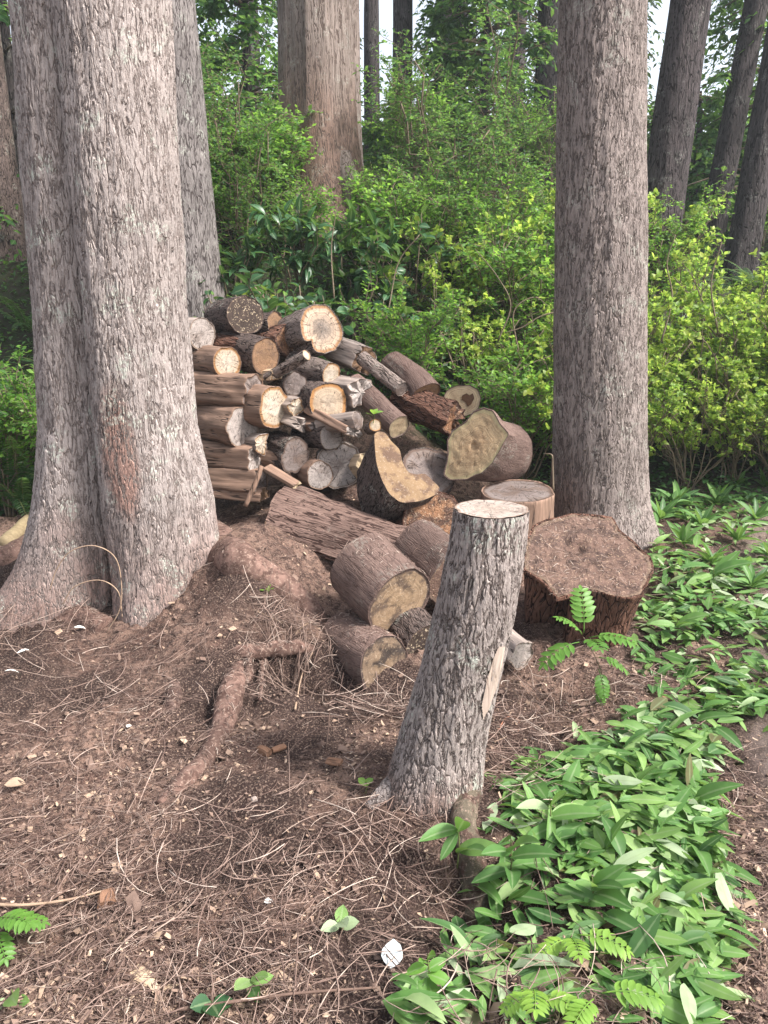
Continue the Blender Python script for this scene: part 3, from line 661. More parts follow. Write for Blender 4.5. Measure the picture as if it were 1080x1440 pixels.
# irregular split pieces: outline (unit) scaled by radius
def split(label, px, py, rp, Y, yaw, el, L, poly, cm=C_GREY, bm=W_BROWN, rot=0.0, rough=.06, ragged=.012):
    a = R_(rot); q = np.array(poly, float); d = depth_at(py, Y)
    q = np.stack([q[:, 0] * math.cos(a) - q[:, 1] * math.sin(a), q[:, 0] * math.sin(a) + q[:, 1] * math.cos(a)], 1) * rp * d / FPX
    log(label, at(px, py, Y), axis(yaw, el), 1, L, cm, bm, poly=q, group='split firewood pieces in the stack', cat='firewood', name='split_log', rough=rough, ragged=ragged, seg=72, rotamp=.006)
WEDGE = [(-1, -.6), (1, -.5), (.75, .35), (.1, .8), (-.7, .5)]
HALF = [(-1, -.35), (1, -.35), (.8, .3), (.3, .65), (-.3, .65), (-.8, .3)]
ROUND = [(-.95, -.5), (-.5, -.9), (.4, -.95), (.95, -.4), (.9, .5), (.3, .95), (-.6, .85)]
FLAT = [(-1, -.3), (1, -.22), (.95, .28), (-.9, .3)]
BLOCK = [(-.9, -.8), (.85, -.9), (1, .6), (.3, .95), (-.85, .8)]
split('long cracked split log lying side-on under the cream-faced log', 356, 551, 26, 4.58, 64, 0, .50, ROUND, C_DGREY)
split('furrowed split log lying side-on below the star-cracked grey end', 358, 645, 20, 4.46, 66, 0, .48, ROUND, C_GREY, rot=8)
split('dark rough split log second from the bottom beside the left trunk', 366, 678, 20, 4.42, 68, 2, .48, ROUND, C_DGREY, rot=-6)
split('bottom split log of the stack lying on the soil by the left trunk', 371, 697, 17, 4.40, 70, 0, .45, HALF, C_BROWN)
split('weathered split billet with ragged end at the right top of the stack', 512, 506, 21, 5.02, 46, -12, .30, BLOCK, C_BROWN, W_GREY, rot=-20, ragged=.03)
split('small wedge with white split end beside the charcoal-grey end', 391, 527, 12, 4.72, 40, 4, .30, WEDGE, C_WHITE, W_PALE)
split('pale chunky split piece right of the round ringed face', 507, 553, 20, 4.62, 32, 0, .34, BLOCK, C_GREY, W_GREY, rot=14, ragged=.025)
split('small whitish knobbly split end left of the round ringed face', 416, 573, 13, 4.55, 36, 0, .28, BLOCK, C_WHITE, W_GREY, rot=30)
split('ragged dirty-white wedge under the small whitish knobbly end', 423, 598, 14, 4.50, 40, -6, .28, WEDGE, C_GREY, W_GREY, rot=-30, ragged=.03)
split('triangular bright split face right of the star-cracked grey end', 368, 624, 16, 4.46, 42, 4, .32, WEDGE, C_WHITE, W_GREY, rot=70)
split('thin board-like slab jutting out above the crescent log', 497, 608, 21, 4.40, 48, -16, .34, FLAT, C_GREY, W_BROWN, rot=-18, ragged=.02)
split('short tan split stick pointing down right at the foot of the stack', 417, 682, 9, 4.28, 62, -22, .22, FLAT, C_TAN, W_BROWN, rot=10)
split('smooth tan split wood chunk half hidden left of the crescent log', 516, 652, 20, 4.46, 30, 10, .3, WEDGE, C_TAN, W_PALE, rot=40)
split('dark torn bark-edged wedge left of the dark dished end', 395, 650, 16, 4.46, 46, 0, .3, WEDGE, C_DGREY, W_BROWN, rot=90, ragged=.03)
split('dark wedge filling the gap above the pale grey round end', 446, 598, 15, 4.52, 34, 0, .28, WEDGE, C_DGREY, W_BROWN, rot=200, ragged=.02)
# thin branches with their ends
P = at(431, 499, 4.60)
log('thin pale grey branch sticking up right from the middle of the stack', P, axis(58, 26), .033, .34, C_WHITE, B_LOGG, group='branches and sticks in the woodpile', cat='branch', name='branch', rough=.05, seg=28)
# leaning strip of bark at the foot of the stack
sp = [at(368, 655, 4.22), at(358, 682, 4.2), at(345, 712, 4.18)]
o = link('bark_strip', tube_mesh('bark_strip', np.array(sp) - sp[1], [.012, .016, .012], W_BROWN, 8, 5, .2, 3), loc=sp[1], scale=(1, 1, 1)); tag(o, 'narrow bark strip leaning on the bottom of the stack', 'bark')

# grey-tan face with a dark hole in its heart
P = at(648, 566, 4.85); n = axis(-4, 8)
pl = to_plane([(624, 556), (629, 548), (643, 542), (660, 541), (672, 547), (677, 560), (674, 574), (664, 582), (650, 588), (638, 582), (627, 570)], P, n)
hl = log('grey-tan log face with a dark heart-shaped hole, behind the big yellow face', P, n, 1, .42, C_TAN, B_RED, poly=pl, group='logs tumbled beside the stack', rough=.02)
hp = to_plane([(650, 556), (656, 553), (660, 556), (665, 553), (667, 560), (663, 568), (658, 572), (655, 566), (649, 562)], P, n)
V = np.concatenate([np.append(hp, np.full((len(hp), 1), .004), 1), np.append(hp * .9, np.full((len(hp), 1), -.001), 1)]); m = len(hp)
V = np.concatenate([V, [[hp[:, 0].mean(), hp[:, 1].mean(), .0022]]])
j = np.arange(m); V2 = np.concatenate([np.append(hp, np.full((m, 1), .0035), 1), [[*hp.mean(0), .0035]]])
link('rot_hole', mesh_np('rot_hole', V2, np.stack([j, np.full(m, m), (j + 1) % m], 1)[:, [0, 2, 1]], [flat_mat('rot_brown', [(0.2, (0.035, 0.018, 0.01)), (0.9, (0.12, 0.06, 0.03))], 90, attr=None)]), hl)
# the big yellow face
P = at(672, 630, 4.32); n = axis(-30, 14)
pl = to_plane([(624, 668), (626, 655), (630, 637), (629, 618), (634, 605), (654, 593), (666, 578), (681, 573), (694, 575), (704, 594), (718, 610), (706, 628), (694, 650), (676, 666), (656, 676), (632, 676)], P, n)
ylog = log('big log with wide yellow-tan polygon face, propped against the pile', P, n, 1, .42, C_YELLOW, B_RED, poly=pl, group='logs tumbled beside the stack', rough=.025, seg=110, roundto=.85, nr=30, hole=(*to_plane([(666, 628)], P, n)[0], .022, .014))
# crescent log: extruded outline
def prism(label, pix, P, n, L, cm, bm, group, cat='log', name='log', shrink=.95):
    q = to_plane(pix, P, n); m = len(q)
    # finer outline
    a = np.concatenate([q, q[:1]]); t = np.linspace(0, 1, 7)[:-1]
    q = (a[:-1, None] * (1 - t)[None, :, None] + a[1:, None] * t[None, :, None]).reshape(-1, 2)
    for _ in range(3): q = (np.roll(q, 1, 0) + 2 * q + np.roll(q, -1, 0)) / 4
    m = len(q); ar = np.sum(q[:, 0] * np.roll(q[:, 1], -1) - q[:, 1] * np.roll(q[:, 0], -1))
    if ar < 0: q = q[::-1]
    c = q.mean(0); nz = int(L / .018); t = np.linspace(0, 1, nz)
    V = np.stack([np.append(c + (q - c) * (1 + (shrink - 1) * s), np.full((m, 1), -L * s), 1) for s in t])
    V[..., :2] += .006 * np.stack([vn(V[..., 0] * 20, V[..., 1] * 20, V[..., 2] * 9, 41), vn(V[..., 0] * 20, V[..., 1] * 20, V[..., 2] * 9, 42)], -1) * (t[:, None, None] > 0)
    tri = np.array(tessellate_polygon([[Vector((x, y, 0)) for x, y in q]]))
    o = frame_obj(name, None, P, n)
    bk = tri + (nz - 1) * m
    link('bark', mesh_np('bark', V.reshape(-1, 3), [grid_faces(nz, m)[:, ::-1], bk], [bm]), o)
    fv = np.append(q, np.full((m, 1), .003), 1)
    fr = np.full(m, .95)
    # cut end with an inner ring so that the rim reads
    link('cut_end', mesh_np('cut_end', fv, tri[:, ::-1] if True else tri, [cm], attrs={'fr': np.full(m, .5)}), o)
    return tag(o, label, cat, group)
P = at(565, 665, 4.05); n = axis(22, 40)
prism('crescent-shaped hollow log with curved tan face in the middle of the pile', [(526, 611), (531, 607), (541, 608), (550, 621), (562, 632), (566, 652), (573, 664), (586, 668), (598, 666), (609, 677), (619, 687), (611, 697), (592, 705), (564, 708), (547, 695), (536, 674), (529, 652), (527, 630)], P, n, .40, cut_mat('cut_crescent', (0.19, 0.12, 0.065), (0.22, 0.145, 0.08), (0.2, 0.12, 0.08), .1, speck=.22, speckc=(.50, .43, .36), stain=.9, stainc=(.09, .052, .035), rings=6, slo=.45), B_LOG, 'logs tumbled beside the stack')
# upright round block with a grey top
P = at(728, 690, 4.28); n = unit(np.array((-.04, -.10, 1)))
log('short upright log block with weathered grey top, behind the leaning stump', P, n, 51 * depth_at(690, 4.28) / FPX, .26, C_DGREY, W_BROWN, group='logs tumbled beside the stack', rough=.03)
# half-round slab, bark side up: a bulging sheet between its four corners
UL, LL, UR, LR = at(418, 682, 4.34), at(370, 762, 3.96), at(578, 744, 3.92), at(548, 800, 3.58)
A = (UL + LL + UR + LR) / 4; ax = unit((UR + LR) - (UL + LL)); o_ = unit(np.cross(UR - LL, UL - LR)); o_ = o_ if o_[2] > 0 else -o_
o_ = unit(o_ - ax * np.dot(o_, ax)); s_ = np.cross(o_, ax)
nu, nl = 44, 60; v = np.linspace(0, 1, nu)[None, :, None]; u = np.linspace(0, 1, nl)[:, None, None]
Q = (UL * (1 - v) + LL * v) * (1 - u) + (UR * (1 - v) + LR * v) * u
Q = Q + o_ * (.075 * np.sin(np.pi * np.clip(v * .97 + .015, 0, 1)) ** .8) * (1 - .25 * u)
Q = Q + ax * (.016 * vn(v * 6, 0, 0, 55) + .03 * vn(v * 2.2, 0, 0, 56)) * ((1 - u) ** 4 + u ** 4) - ax * .05 * np.sin(np.pi * v) * (1 - u) ** 3
Q = Q + (s_ * .014) * vn(u * 9, 3, 0, 57) * ((1 - v) ** 6 + v ** 6) + o_ * (.005 * fbm(u * 3, v * 16, 0, 3, 58))
V = np.stack([Q, Q - o_ * .03 - s_ * .0])
nn = nu * nl; F1 = grid_faces(nl, nu, False); F2 = F1[:, ::-1] + nn
bi = np.concatenate([np.arange(nu - 1), (np.arange(nl - 1)) * nu + nu - 1, (nl - 1) * nu + np.arange(nu - 1)[::-1] + 1, np.arange(1, nl)[::-1] * nu]); bj = np.roll(bi, -1)
from mathutils import Matrix
Vl = (V.reshape(-1, 3) - A) @ np.stack([s_, o_, ax], 1)
so = link('log_slab', None); so.matrix_world = Matrix(((s_[0], o_[0], ax[0], A[0]), (s_[1], o_[1], ax[1], A[1]), (s_[2], o_[2], ax[2], A[2]), (0, 0, 0, 1)))
fn = np.cross(Q[1, 1] - Q[0, 1], Q[0, 2] - Q[0, 1]); flip = np.dot(fn, o_) > 0
Fs = [F1, F2, np.stack([bi, bj, bj + nn, bi + nn], 1)]
link('bark', mesh_np('bark', Vl, [f[:, ::-1] for f in Fs] if not flip else Fs, [B_SLAB]), so)
tag(so, 'wide half-round bark slab lying hollow side down in front of the stack', 'log slab', 'logs tumbled beside the stack')
# big rotten stump at the right
P = at(828, 785, 3.36); n = unit(np.array((.03, -.30, .95)))
pl = to_plane([(734, 790), (738, 760), (746, 739), (770, 729), (800, 723), (830, 724), (862, 728), (872, 745), (893, 764), (913, 783), (920, 806), (912, 824), (904, 838), (882, 842), (862, 838), (840, 832), (822, 829), (800, 836), (784, 843), (774, 832), (764, 818), (750, 808), (738, 800)], P, n)
def hol(th, t):
    d = (th + 2.55 + np.pi) % (2 * np.pi) - np.pi
    return (1 - .80 * np.exp(-(d / .46) ** 4) * sm(.04, .11, t) * (1 - .5 * sm(.7, 1, t))) * (1 - .02 * sm(.0, .08, t))
big_st = log('big rotten brown stump with hollow side and soil-strewn top, against the right trunk', P, n, 1, .58, C_SOIL, B_ROT, poly=pl, group='cut stumps', cat='stump', name='stump', rough=.035, seg=140, taper=.76, hollow=hol, rotamp=.006, endname='cut_top', nr=26, hole=(*to_plane([(806, 766)], P, n)[0], .055, .05))
# ------------------------------------------------------------ leaves and plants
L_HUCK = leaf_mat('leaf_bright_green', [(0.0, (0.02, 0.062, 0.018)), (0.5, (0.085, 0.23, 0.035)), (1.0, (0.24, 0.43, 0.06))], .55)
L_SALAL = leaf_mat('leaf_dark_salal', [(0.0, (0.018, 0.055, 0.022)), (0.55, (0.045, 0.13, 0.045)), (0.8, (0.12, 0.22, 0.035)), (1.0, (0.32, 0.38, 0.05))], .3, .35, .45)
L_AZA = leaf_mat('leaf_yellow_green', [(0.0, (0.04, 0.095, 0.025)), (0.5, (0.20, 0.33, 0.055)), (1.0, (0.52, 0.58, 0.11))], .55)
L_FERN = leaf_mat('leaf_fern', [(0.0, (0.012, 0.04, 0.012)), (0.5, (0.04, 0.11, 0.032)), (1.0, (0.10, 0.21, 0.05))], .35)
L_FOR = leaf_mat('leaf_forest', [(0.0, (0.013, 0.042, 0.02)), (0.5, (0.05, 0.14, 0.042)), (1.0, (0.14, 0.29, 0.06))], .55, .6, .2)
L_CON = leaf_mat('needle_conifer', [(0.0, (0.008, 0.022, 0.012)), (0.5, (0.018, 0.045, 0.02)), (1.0, (0.04, 0.085, 0.03))], .3, .6, .2)
L_COVER = leaf_mat('leaf_cut_cover', [(0.0, (0.03, 0.09, 0.03)), (0.06, (0.16, 0.12, 0.06)), (0.10, (0.04, 0.10, 0.03)), (0.5, (0.105, 0.225, 0.055)), (0.85, (0.22, 0.35, 0.10)), (1.0, (0.38, 0.46, 0.29))], .3, .52, .3)
L_ROWAN = leaf_mat('leaf_rowan', [(0.0, (0.06, 0.15, 0.03)), (0.5, (0.14, 0.30, 0.05)), (1.0, (0.26, 0.42, 0.07))], .4)
STEM = flat_mat('stem_grey_brown', [(0.1, (0.07, 0.05, 0.035)), (0.9, (0.24, 0.19, 0.13))], 20, attr=None)
STEMG = flat_mat('stem_green', [(0.1, (0.07, 0.10, 0.03)), (0.9, (0.18, 0.20, 0.07))], 20, attr=None)
T_SMALL = leaf_t(.27, 3, .12, .07); T_OVAL = leaf_t(.30, 5, .25, .10); T_LANCE = leaf_t(.17, 6, .35, .07, .5); T_NAR = leaf_t(.12, 4, .2, .04, .55)
T_NEED = leaf_t(.16, 3, .3, .03)

def rib(tpl, n): return np.tile((np.abs(tpl[0][:, 0]) < 1e-6).astype(float), n)
def children(P, n, t0, t1, ln, a, b, up, K, g):
    N, K0, _ = P.shape; idx = np.repeat(np.arange(N), n); m = len(idx)
    t = rng.uniform(t0, t1, m) * (K0 - 1); i = np.minimum(t.astype(int), K0 - 2); f = (t - i)[:, None]
    O = P[idx, i] * (1 - f) + P[idx, i + 1] * f; pd = unit(P[idx, i + 1] - P[idx, i])
    D = unit(pd * a + rvec(m) * b + np.array((0, 0, up)))
    l = ln * rng.uniform(.55, 1.2, m) * (1.15 - 0.45 * t / (K0 - 1)); s = np.linspace(0, 1, K)
    Q = O[:, None] + D[:, None] * (l[:, None] * s)[..., None]
    Q[..., 2] += -g * (l[:, None] * s ** 2)
    Q[:, 1:] += rng.normal(size=(m, K - 1, 3)) * (.05 * l)[:, None, None]
    return Q
def on_twigs(P, n, t0=0.1, spread=.9, up=.5):
    N, K, _ = P.shape; idx = np.repeat(np.arange(N), n); m = len(idx)
    t = np.tile(np.linspace(t0, 1, n), N) + rng.normal(0, .03, m); t = np.clip(t, 0, 1)
    q = t * (K - 1); i = np.minimum(q.astype(int), K - 2); f = (q - i)[:, None]
    O = P[idx, i] * (1 - f) + P[idx, i + 1] * f; pd = unit(P[idx, i + 1] - P[idx, i])
    side = unit(np.cross(pd, rvec(m) * .35 + np.array((0, 0, 1.0)))) * np.where(np.arange(m) % 2, 1, -1)[:, None]
    D = unit(pd * (.5 + .6 * (t > .93)[:, None]) + side * spread + rvec(m) * .25)
    Nn = unit(np.array((0, 0, 1.0)) * up + rvec(m) * .45)
    return O, D, Nn, t
def foliage_mesh(name, tpl, sets, mat):
    """sets: list of (O,D,N,L,tint)"""
    O, D, N, L, T = [np.concatenate([s[i] for s in sets]) for i in range(5)]
    V, F, li = leaves(tpl, O, D, N, L, rng.uniform(.8, 1.2, len(O)), rng.uniform(.3, 1.6, len(O)))
    return mesh_np(name, V, F, [mat], attrs={'tint': T[li], 'rib': rib(tpl, len(O))})
def stems0(n, H, spread, K=6, lean=.6):
    az = rng.uniform(0, 2 * np.pi, n); h = H * rng.uniform(.6, 1.0, n); r = spread * rng.uniform(.2, 1, n); s = np.linspace(0, 1, K)
    P = np.zeros((n, K, 3)); P[..., 0] = np.cos(az)[:, None] * r[:, None] * s ** 1.3; P[..., 1] = np.sin(az)[:, None] * r[:, None] * s ** 1.3
    P[..., 2] = h[:, None] * (s ** .85) - .06
    P[:, 1:] += rng.normal(size=(n, K - 1, 3)) * .025 * H
    P[:, 0, :2] += rng.normal(size=(n, 2)) * .06
    return P
def shrub_kind(kind, q=0):
    if kind == 'huck':
        lf = (.75, 1.05, 1.55)[q % 3]; A = stems0(11, 1.15, .55); B = children(A, 8, .25, 1, .42, .7, .6, .15, 4, .12); C_ = children(B, 5, .2, 1, .17, .7, .7, .1, 3, .15)
        O, D, N, t = on_twigs(C_, (9, 7, 4)[q % 3], .1); O2, D2, N2, t2 = on_twigs(B, 6, .3)
        s = [(O, D, N, .038 * lf * rng.uniform(.7, 1.3, len(O)), np.clip(.42 + .35 * t + rng.normal(0, .18, len(O)), 0, 1)), (O2, D2, N2, .040 * lf * rng.uniform(.7, 1.3, len(O2)), np.clip(.35 + rng.normal(0, .15, len(O2)), 0, 1))]
        tp, mt = T_SMALL, L_HUCK
    elif kind == 'salal':
        A = stems0(10, .75, .45); B = children(A, 4, .3, 1, .28, .8, .5, .2, 4, .05); C_ = B
        O, D, N, t = on_twigs(B, 6, .1); O2, D2, N2, t2 = on_twigs(A, 7, .25)
        s = [(O, D, N, .09 * rng.uniform(.6, 1.25, len(O)) * (1.15 - .45 * t), np.clip(.3 + .65 * (t > .88) * rng.uniform(0, 1, len(O)) + rng.normal(0, .14, len(O)), 0, 1)), (O2, D2, N2, .095 * rng.uniform(.7, 1.2, len(O2)), np.clip(.28 + rng.normal(0, .15, len(O2)), 0, 1))]
        tp, mt = T_OVAL, L_SALAL
    elif kind == 'aza':
        A = stems0(15, 1.0, .6); B = children(A, 5, .25, 1, .36, .8, .6, .35, 4, .0); C_ = children(B, 3, .4, 1, .16, .7, .7, .4, 3, 0)
        sets = []
        for Q, n in ((C_, 1), (B, 1)):
            tip = np.repeat(Q[:, -1], 6, 0); d = np.repeat(unit(Q[:, -1] - Q[:, -2]), 6, 0); m = len(tip)
            D = unit(d * .55 + rvec(m) * .8 + np.array((0, 0, .25))); N = unit(d + rvec(m) * .3)
            sets.append((tip - d * rng.uniform(0, .03, m)[:, None], D, N, .042 * rng.uniform(.6, 1.3, m), np.clip(.72 + rng.normal(0, .2, m), 0, 1)))
        O, D, N, t = on_twigs(C_, 5, .3); sets.append((O, D, N, .034 * rng.uniform(.6, 1.2, len(O)), np.clip(.45 + rng.normal(0, .2, len(O)), 0, 1)))
        s = sets; tp, mt = T_OVAL, L_AZA
    elif kind == 'sapling':      # loose tall broadleaf sapling
        A = stems0(4, 2.4, .5, 8); B = children(A, 14, .2, 1, .75, .5, .7, .1, 5, .15); C_ = children(B, 5, .2, 1, .26, .6, .8, .0, 3, .2)
        O, D, N, t = on_twigs(C_, 8, .1)
        s = [(O, D, N, .05 * rng.uniform(.6, 1.3, len(O)), np.clip(.45 + .2 * t + rng.normal(0, .17, len(O)), 0, 1))]
        tp, mt = T_SMALL, L_FOR
    elif kind == 'laurel':       # long leaves in whorls
        A = stems0(7, 1.0, .4); B = children(A, 3, .4, 1, .3, .8, .5, .4, 4, 0); C_ = B; sets = []
        for Q in (A, B):
            k = 9; tip = np.repeat(Q[:, -1], k, 0); d = np.repeat(unit(Q[:, -1] - Q[:, -2]), k, 0); m = len(tip)
            D = unit(d * .5 + rvec(m)); N = unit(d + rvec(m) * .2 + np.array((0, 0, .5)))
            sets.append((tip - d * rng.uniform(0, .06, m)[:, None], D, N, .12 * rng.uniform(.7, 1.2, m), np.clip(.35 + rng.normal(0, .15, m), 0, 1)))
        s = sets; tp, mt = T_LANCE, L_SALAL
    st = []
    for Q, r in ((A, .007 if kind != 'sapling' else .014), (B, .0035), (C_, .0018)):
        V, F = tubes(Q, r * np.linspace(1, .55, Q.shape[1])[None], 4); st.append((V, F))
    off = 0; VV = []; FF = []
    for V, F in st: VV.append(V); FF.append(F + off); off += len(V)
    return foliage_mesh('foliage', tp, s, mt), mesh_np('stem', np.concatenate(VV), np.concatenate(FF), [STEM])
def fern_kind(nf=13, ln=.95, npn=34, mat=L_FERN, wid=.13, rise=1.0):
    Os, Ds, Ns, Ls, Ts, ra = [], [], [], [], [], []
    for i in range(nf):
        az = i * 2.4 + rng.normal(0, .2); l = ln * rng.uniform(.65, 1.1); el = R_(rng.uniform(38, 72)) * rise
        s = np.linspace(0, 1, 12); e = el - s * R_(rng.uniform(55, 95)); dl = l / 11
        x = np.cumsum(np.cos(e)) * dl; z = np.cumsum(np.sin(e)) * dl
        P = np.stack([np.cos(az) * x, np.sin(az) * x, z], 1); ra.append(P)
        q = np.linspace(.1, .99, npn); Q = np.stack([np.interp(q, s, P[:, c]) for c in range(3)], 1); Dd = unit(np.gradient(Q, axis=0))
        sd = unit(np.cross(Dd, (0, 0, 1.0))); nn = np.cross(sd, Dd); w = wid * l * np.minimum(1, (q / .2) ** .7) * (1 - q * .98) ** .6
        for sg in (1, -1):
            Os.append(Q); Ds.append(unit(sd * sg + Dd * .35 + rng.normal(size=Q.shape) * .08 - nn * .12)); Ns.append(nn + rng.normal(size=Q.shape) * .15); Ls.append(w); Ts.append(np.clip(np.full(len(q), rng.uniform(.2, .7)) + .15 * q, 0, 1))
    fo = foliage_mesh('frond', T_NAR, [(np.concatenate(Os), np.concatenate(Ds), np.concatenate(Ns), np.concatenate(Ls), np.concatenate(Ts))], mat)
    V, F = tubes(np.stack(ra), np.linspace(.004, .001, 12)[None], 4)
    return fo, mesh_np('stem', V, F, [STEMG])
KIND = {}
for kd in ('huck', 'salal', 'aza', 'sapling', 'laurel'): KIND[kd] = [shrub_kind(kd, _) for _ in range(3 if kd in ('huck', 'salal', 'aza') else 2)]
KIND['fern'] = [fern_kind(), fern_kind(11, .8)]
NAMES = {'huck': ('shrub', 'shrub'), 'salal': ('broadleaf_shrub', 'shrub'), 'aza': ('twiggy_shrub', 'shrub'), 'sapling': ('sapling', 'sapling'), 'laurel': ('laurel_shrub', 'shrub'), 'fern': ('fern', 'fern')}
def plant(kind, x, y, sc, label, group, rz=None, z=None, sz=1.0):
    v = KIND[kind][rng.integers(len(KIND[kind]))]; nm, ct_ = NAMES[kind]
    o = link(nm, None, loc=(x, y, ghs(x, y) - .03 if z is None else z), rotz=rng.uniform(0, 6.28) if rz is None else rz, scale=(sc, sc, sc * sz))
    o.rotation_euler.x = rng.normal(0, .08); o.rotation_euler.y = rng.normal(0, .08)
    link('frond' if kind == 'fern' else 'foliage', v[0], o); link('stem', v[1], o)
    return tag(o, label, ct_, group)
def where(x, y):
    px, py = proj(np.array((x, y, ghs(x, y) + .5)))
    if px < 60: a = 'left of the two-lobed trunk'
    elif px < 300: a = 'behind the two-lobed trunk'
    elif px < 420: a = 'behind the log stack'
    elif px < 540: a = 'below the hollow-footed cedar'
    elif px < 660: a = 'above the pile middle'
    elif px < 800: a = 'left of the slim right trunk'
    elif px < 960: a = 'right of the slim trunk'
    else: a = 'at the right edge'
    return a
DESC = {'huck': 'small-leaved bright green shrub', 'salal': 'dark broad-leaved shrub', 'aza': 'twiggy yellow-green shrub', 'sapling': 'tall loose leafy sapling', 'laurel': 'long-leaved dark shrub', 'fern': 'arching dark green fern'}
GRP = {'huck': 'small-leaved shrubs on the bank', 'salal': 'broad-leaved shrubs on the bank', 'aza': 'yellow-green shrubs on the bank', 'sapling': 'leafy saplings on the bank', 'laurel': 'long-leaved shrubs on the bank', 'fern': 'ferns on the bank'}
def height_word(y): return 'low on the bank' if y < 6.3 else ('halfway up the bank' if y < 7.4 else 'high on the bank')
spots = []
def zone(n, x0, x1, y0, y1, kinds, smin, smax, mind=.38):
    k_ = 0; tries = 0
    while k_ < n and tries < n * 30:
        tries += 1
        x, y = rng.uniform(x0, x1), rng.uniform(y0, y1)
        if any((x - a) ** 2 + (y - b) ** 2 < mind ** 2 for a, b in spots): continue
        spots.append((x, y)); k_ += 1
        kd = kinds[rng.integers(len(kinds))]
        plant(kd, x, y, rng.uniform(smin, smax), f'{DESC[kd]} {where(x, y)}, {height_word(y)}', GRP[kd])
zone(11, -1.5, .2, 6.15, 7.1, ['salal', 'salal', 'laurel', 'salal'], 1.0, 1.4, .36)
zone(8, .1, 1.25, 5.7, 6.5, ['huck', 'salal', 'aza', 'laurel'], .75, 1.05)
zone(9, -.1, 1.5, 6.5, 8.0, ['huck', 'huck', 'huck', 'aza'], .9, 1.25)
zone(7, -2.6, -1.0, 7.0, 8.6, ['huck', 'sapling', 'huck', 'fern'], .9, 1.2)
zone(6, .9, 2.0, 6.8, 8.6, ['fern', 'fern', 'huck'], 1.0, 1.4)
zone(18, 1.65, 3.6, 5.35, 6.9, ['aza'], .85, 1.2, .34)
zone(9, 1.9, 5.0, 6.9, 8.6, ['aza', 'huck', 'fern'], .9, 1.2)
zone(9, -4.3, -2.0, 4.7, 7.5, ['fern', 'salal', 'fern', 'huck'], .8, 1.2)
zone(10, -5.5, 5.5, 8.8, 10.5, ['huck', 'huck', 'fern'], .8, 1.1, .7)
for px_, py_, Y, sc in ((4, 300, 6.4, 1.9), (22, 420, 6.0, 1.5), (8, 560, 5.3, 1.1), (-30, 480, 5.6, 1.3), (25, 640, 5.2, .8)):
    p = at(px_, py_, Y); plant('fern', p[0], p[1], sc, f'arching fern at the left edge beside the two-lobed trunk', 'ferns by the two-lobed trunk')
for px_, Y, sc in ((430, 8.0, .62), (385, 8.4, .8), (515, 8.5, .65)):
    p = at(px_, 300, Y); plant('huck', p[0], p[1], sc, 'small-leaved shrub at the foot of the cedar', 'shrubs at the foot of the cedar')
for px_, Y, sc in ((335, 7.6, .75), (620, 8.6, .95), (690, 8.8, .95), (585, 8.9, .7), (335, 8.3, .9), (715, 8.2, .8), (655, 8.0, .8)):
    p = at(px_, 300, Y); plant('sapling', p[0], p[1], sc, f'{DESC["sapling"]} {where(p[0], p[1])}', GRP['sapling'])

# ------------------------------------------------------------ background trees
def far_trunk(name_label, px0, px1, pyb, Y, ztop=None, lean=0.0, mat=B_DARK, group='forest trunks behind the bank', base_flare=.2, nseg=64, step=.05, taper=.6, zb=None):
    """px0..px1: width at the picture's height pyb"""
    k_ = kpx(pyb, Y); x = ((px0 + px1) / 2 - 540) * k_; r = (px1 - px0) / 2 * k_
    z0 = ghs(x, Y) - .3 if zb is None else zb; z1 = ztop or (CAM_Z + Y * .55 + 1.5); zr = at(px0, pyb, Y)[2]
    zs = np.arange(z0, z1, step)
    sd = int(px0) + 7
    def rf(th, z):
        m = r * (1 - (1 - taper) * np.clip((z - zr) / (z1 - z0), -.5, 1)) + r * base_flare * np.exp(-np.maximum(z - z0 - .3, 0) / .35) * (1 + .6 * np.cos(th * 5 + sd))
        return m * (1 + .05 * vn(np.cos(th) * 2 + sd, np.sin(th) * 2, z * 1.2, sd) + .02 * vn(np.cos(th) * 8, np.sin(th) * 8, z * 3, sd))
    me, _ = trunk_mesh('trunk', zs - z0, nseg, lambda z: np.stack([lean * (z + z0 - zr), 0 * z], -1), lambda th, z: rf(th, z + z0), mat, (x, Y, z0))
    o = link('forest_tree', None, loc=(x, Y, z0)); link('trunk', me, o)
    return tag(o, name_label, 'tree', group), (x, Y, z0, z1, r)
far_trunk('grey trunk half hidden behind the big two-lobed trunk', 180, 291, 200, 6.6, mat=B_GREYFAR, group='standing trees', lean=-.02, nseg=120, step=.03)
# the cedar perched on roots over a dark hollow
cx, cY = (447 - 540) * kpx(200, 9.0), 9.0
zb_ = at(450, 262, cY)[2]
def ced_r(th, z):
    m = .385 + .10 * np.exp(-np.maximum(z, -.4) / .5) - .01 * z
    return m * (1 + .07 * np.cos(th * 5 + 1.0) * np.exp(-np.maximum(z, -.5) / 2.5) + .03 * vn(np.cos(th) * 6, np.sin(th) * 6, z * .7, 31))
def ced_red(V): return sm(1.3, .2, V[..., 2] - zb_ + .3 * vn(V[..., 0] * 4, V[..., 1] * 4, V[..., 2] * .8)) * .55
zs = np.arange(-1.3, 6.0, .03)
me, _ = trunk_mesh('trunk', zs, 160, lambda z: np.stack([0 * z, 0 * z], -1), ced_r, B_CEDAR, (cx, cY, zb_), ced_red)
ced = tag(link('cedar_tree', None, loc=(cx, cY, zb_)), 'broad reddish cedar on stilt roots above a dark hollow, behind the stack', 'tree', 'standing trees'); link('trunk', me, ced)
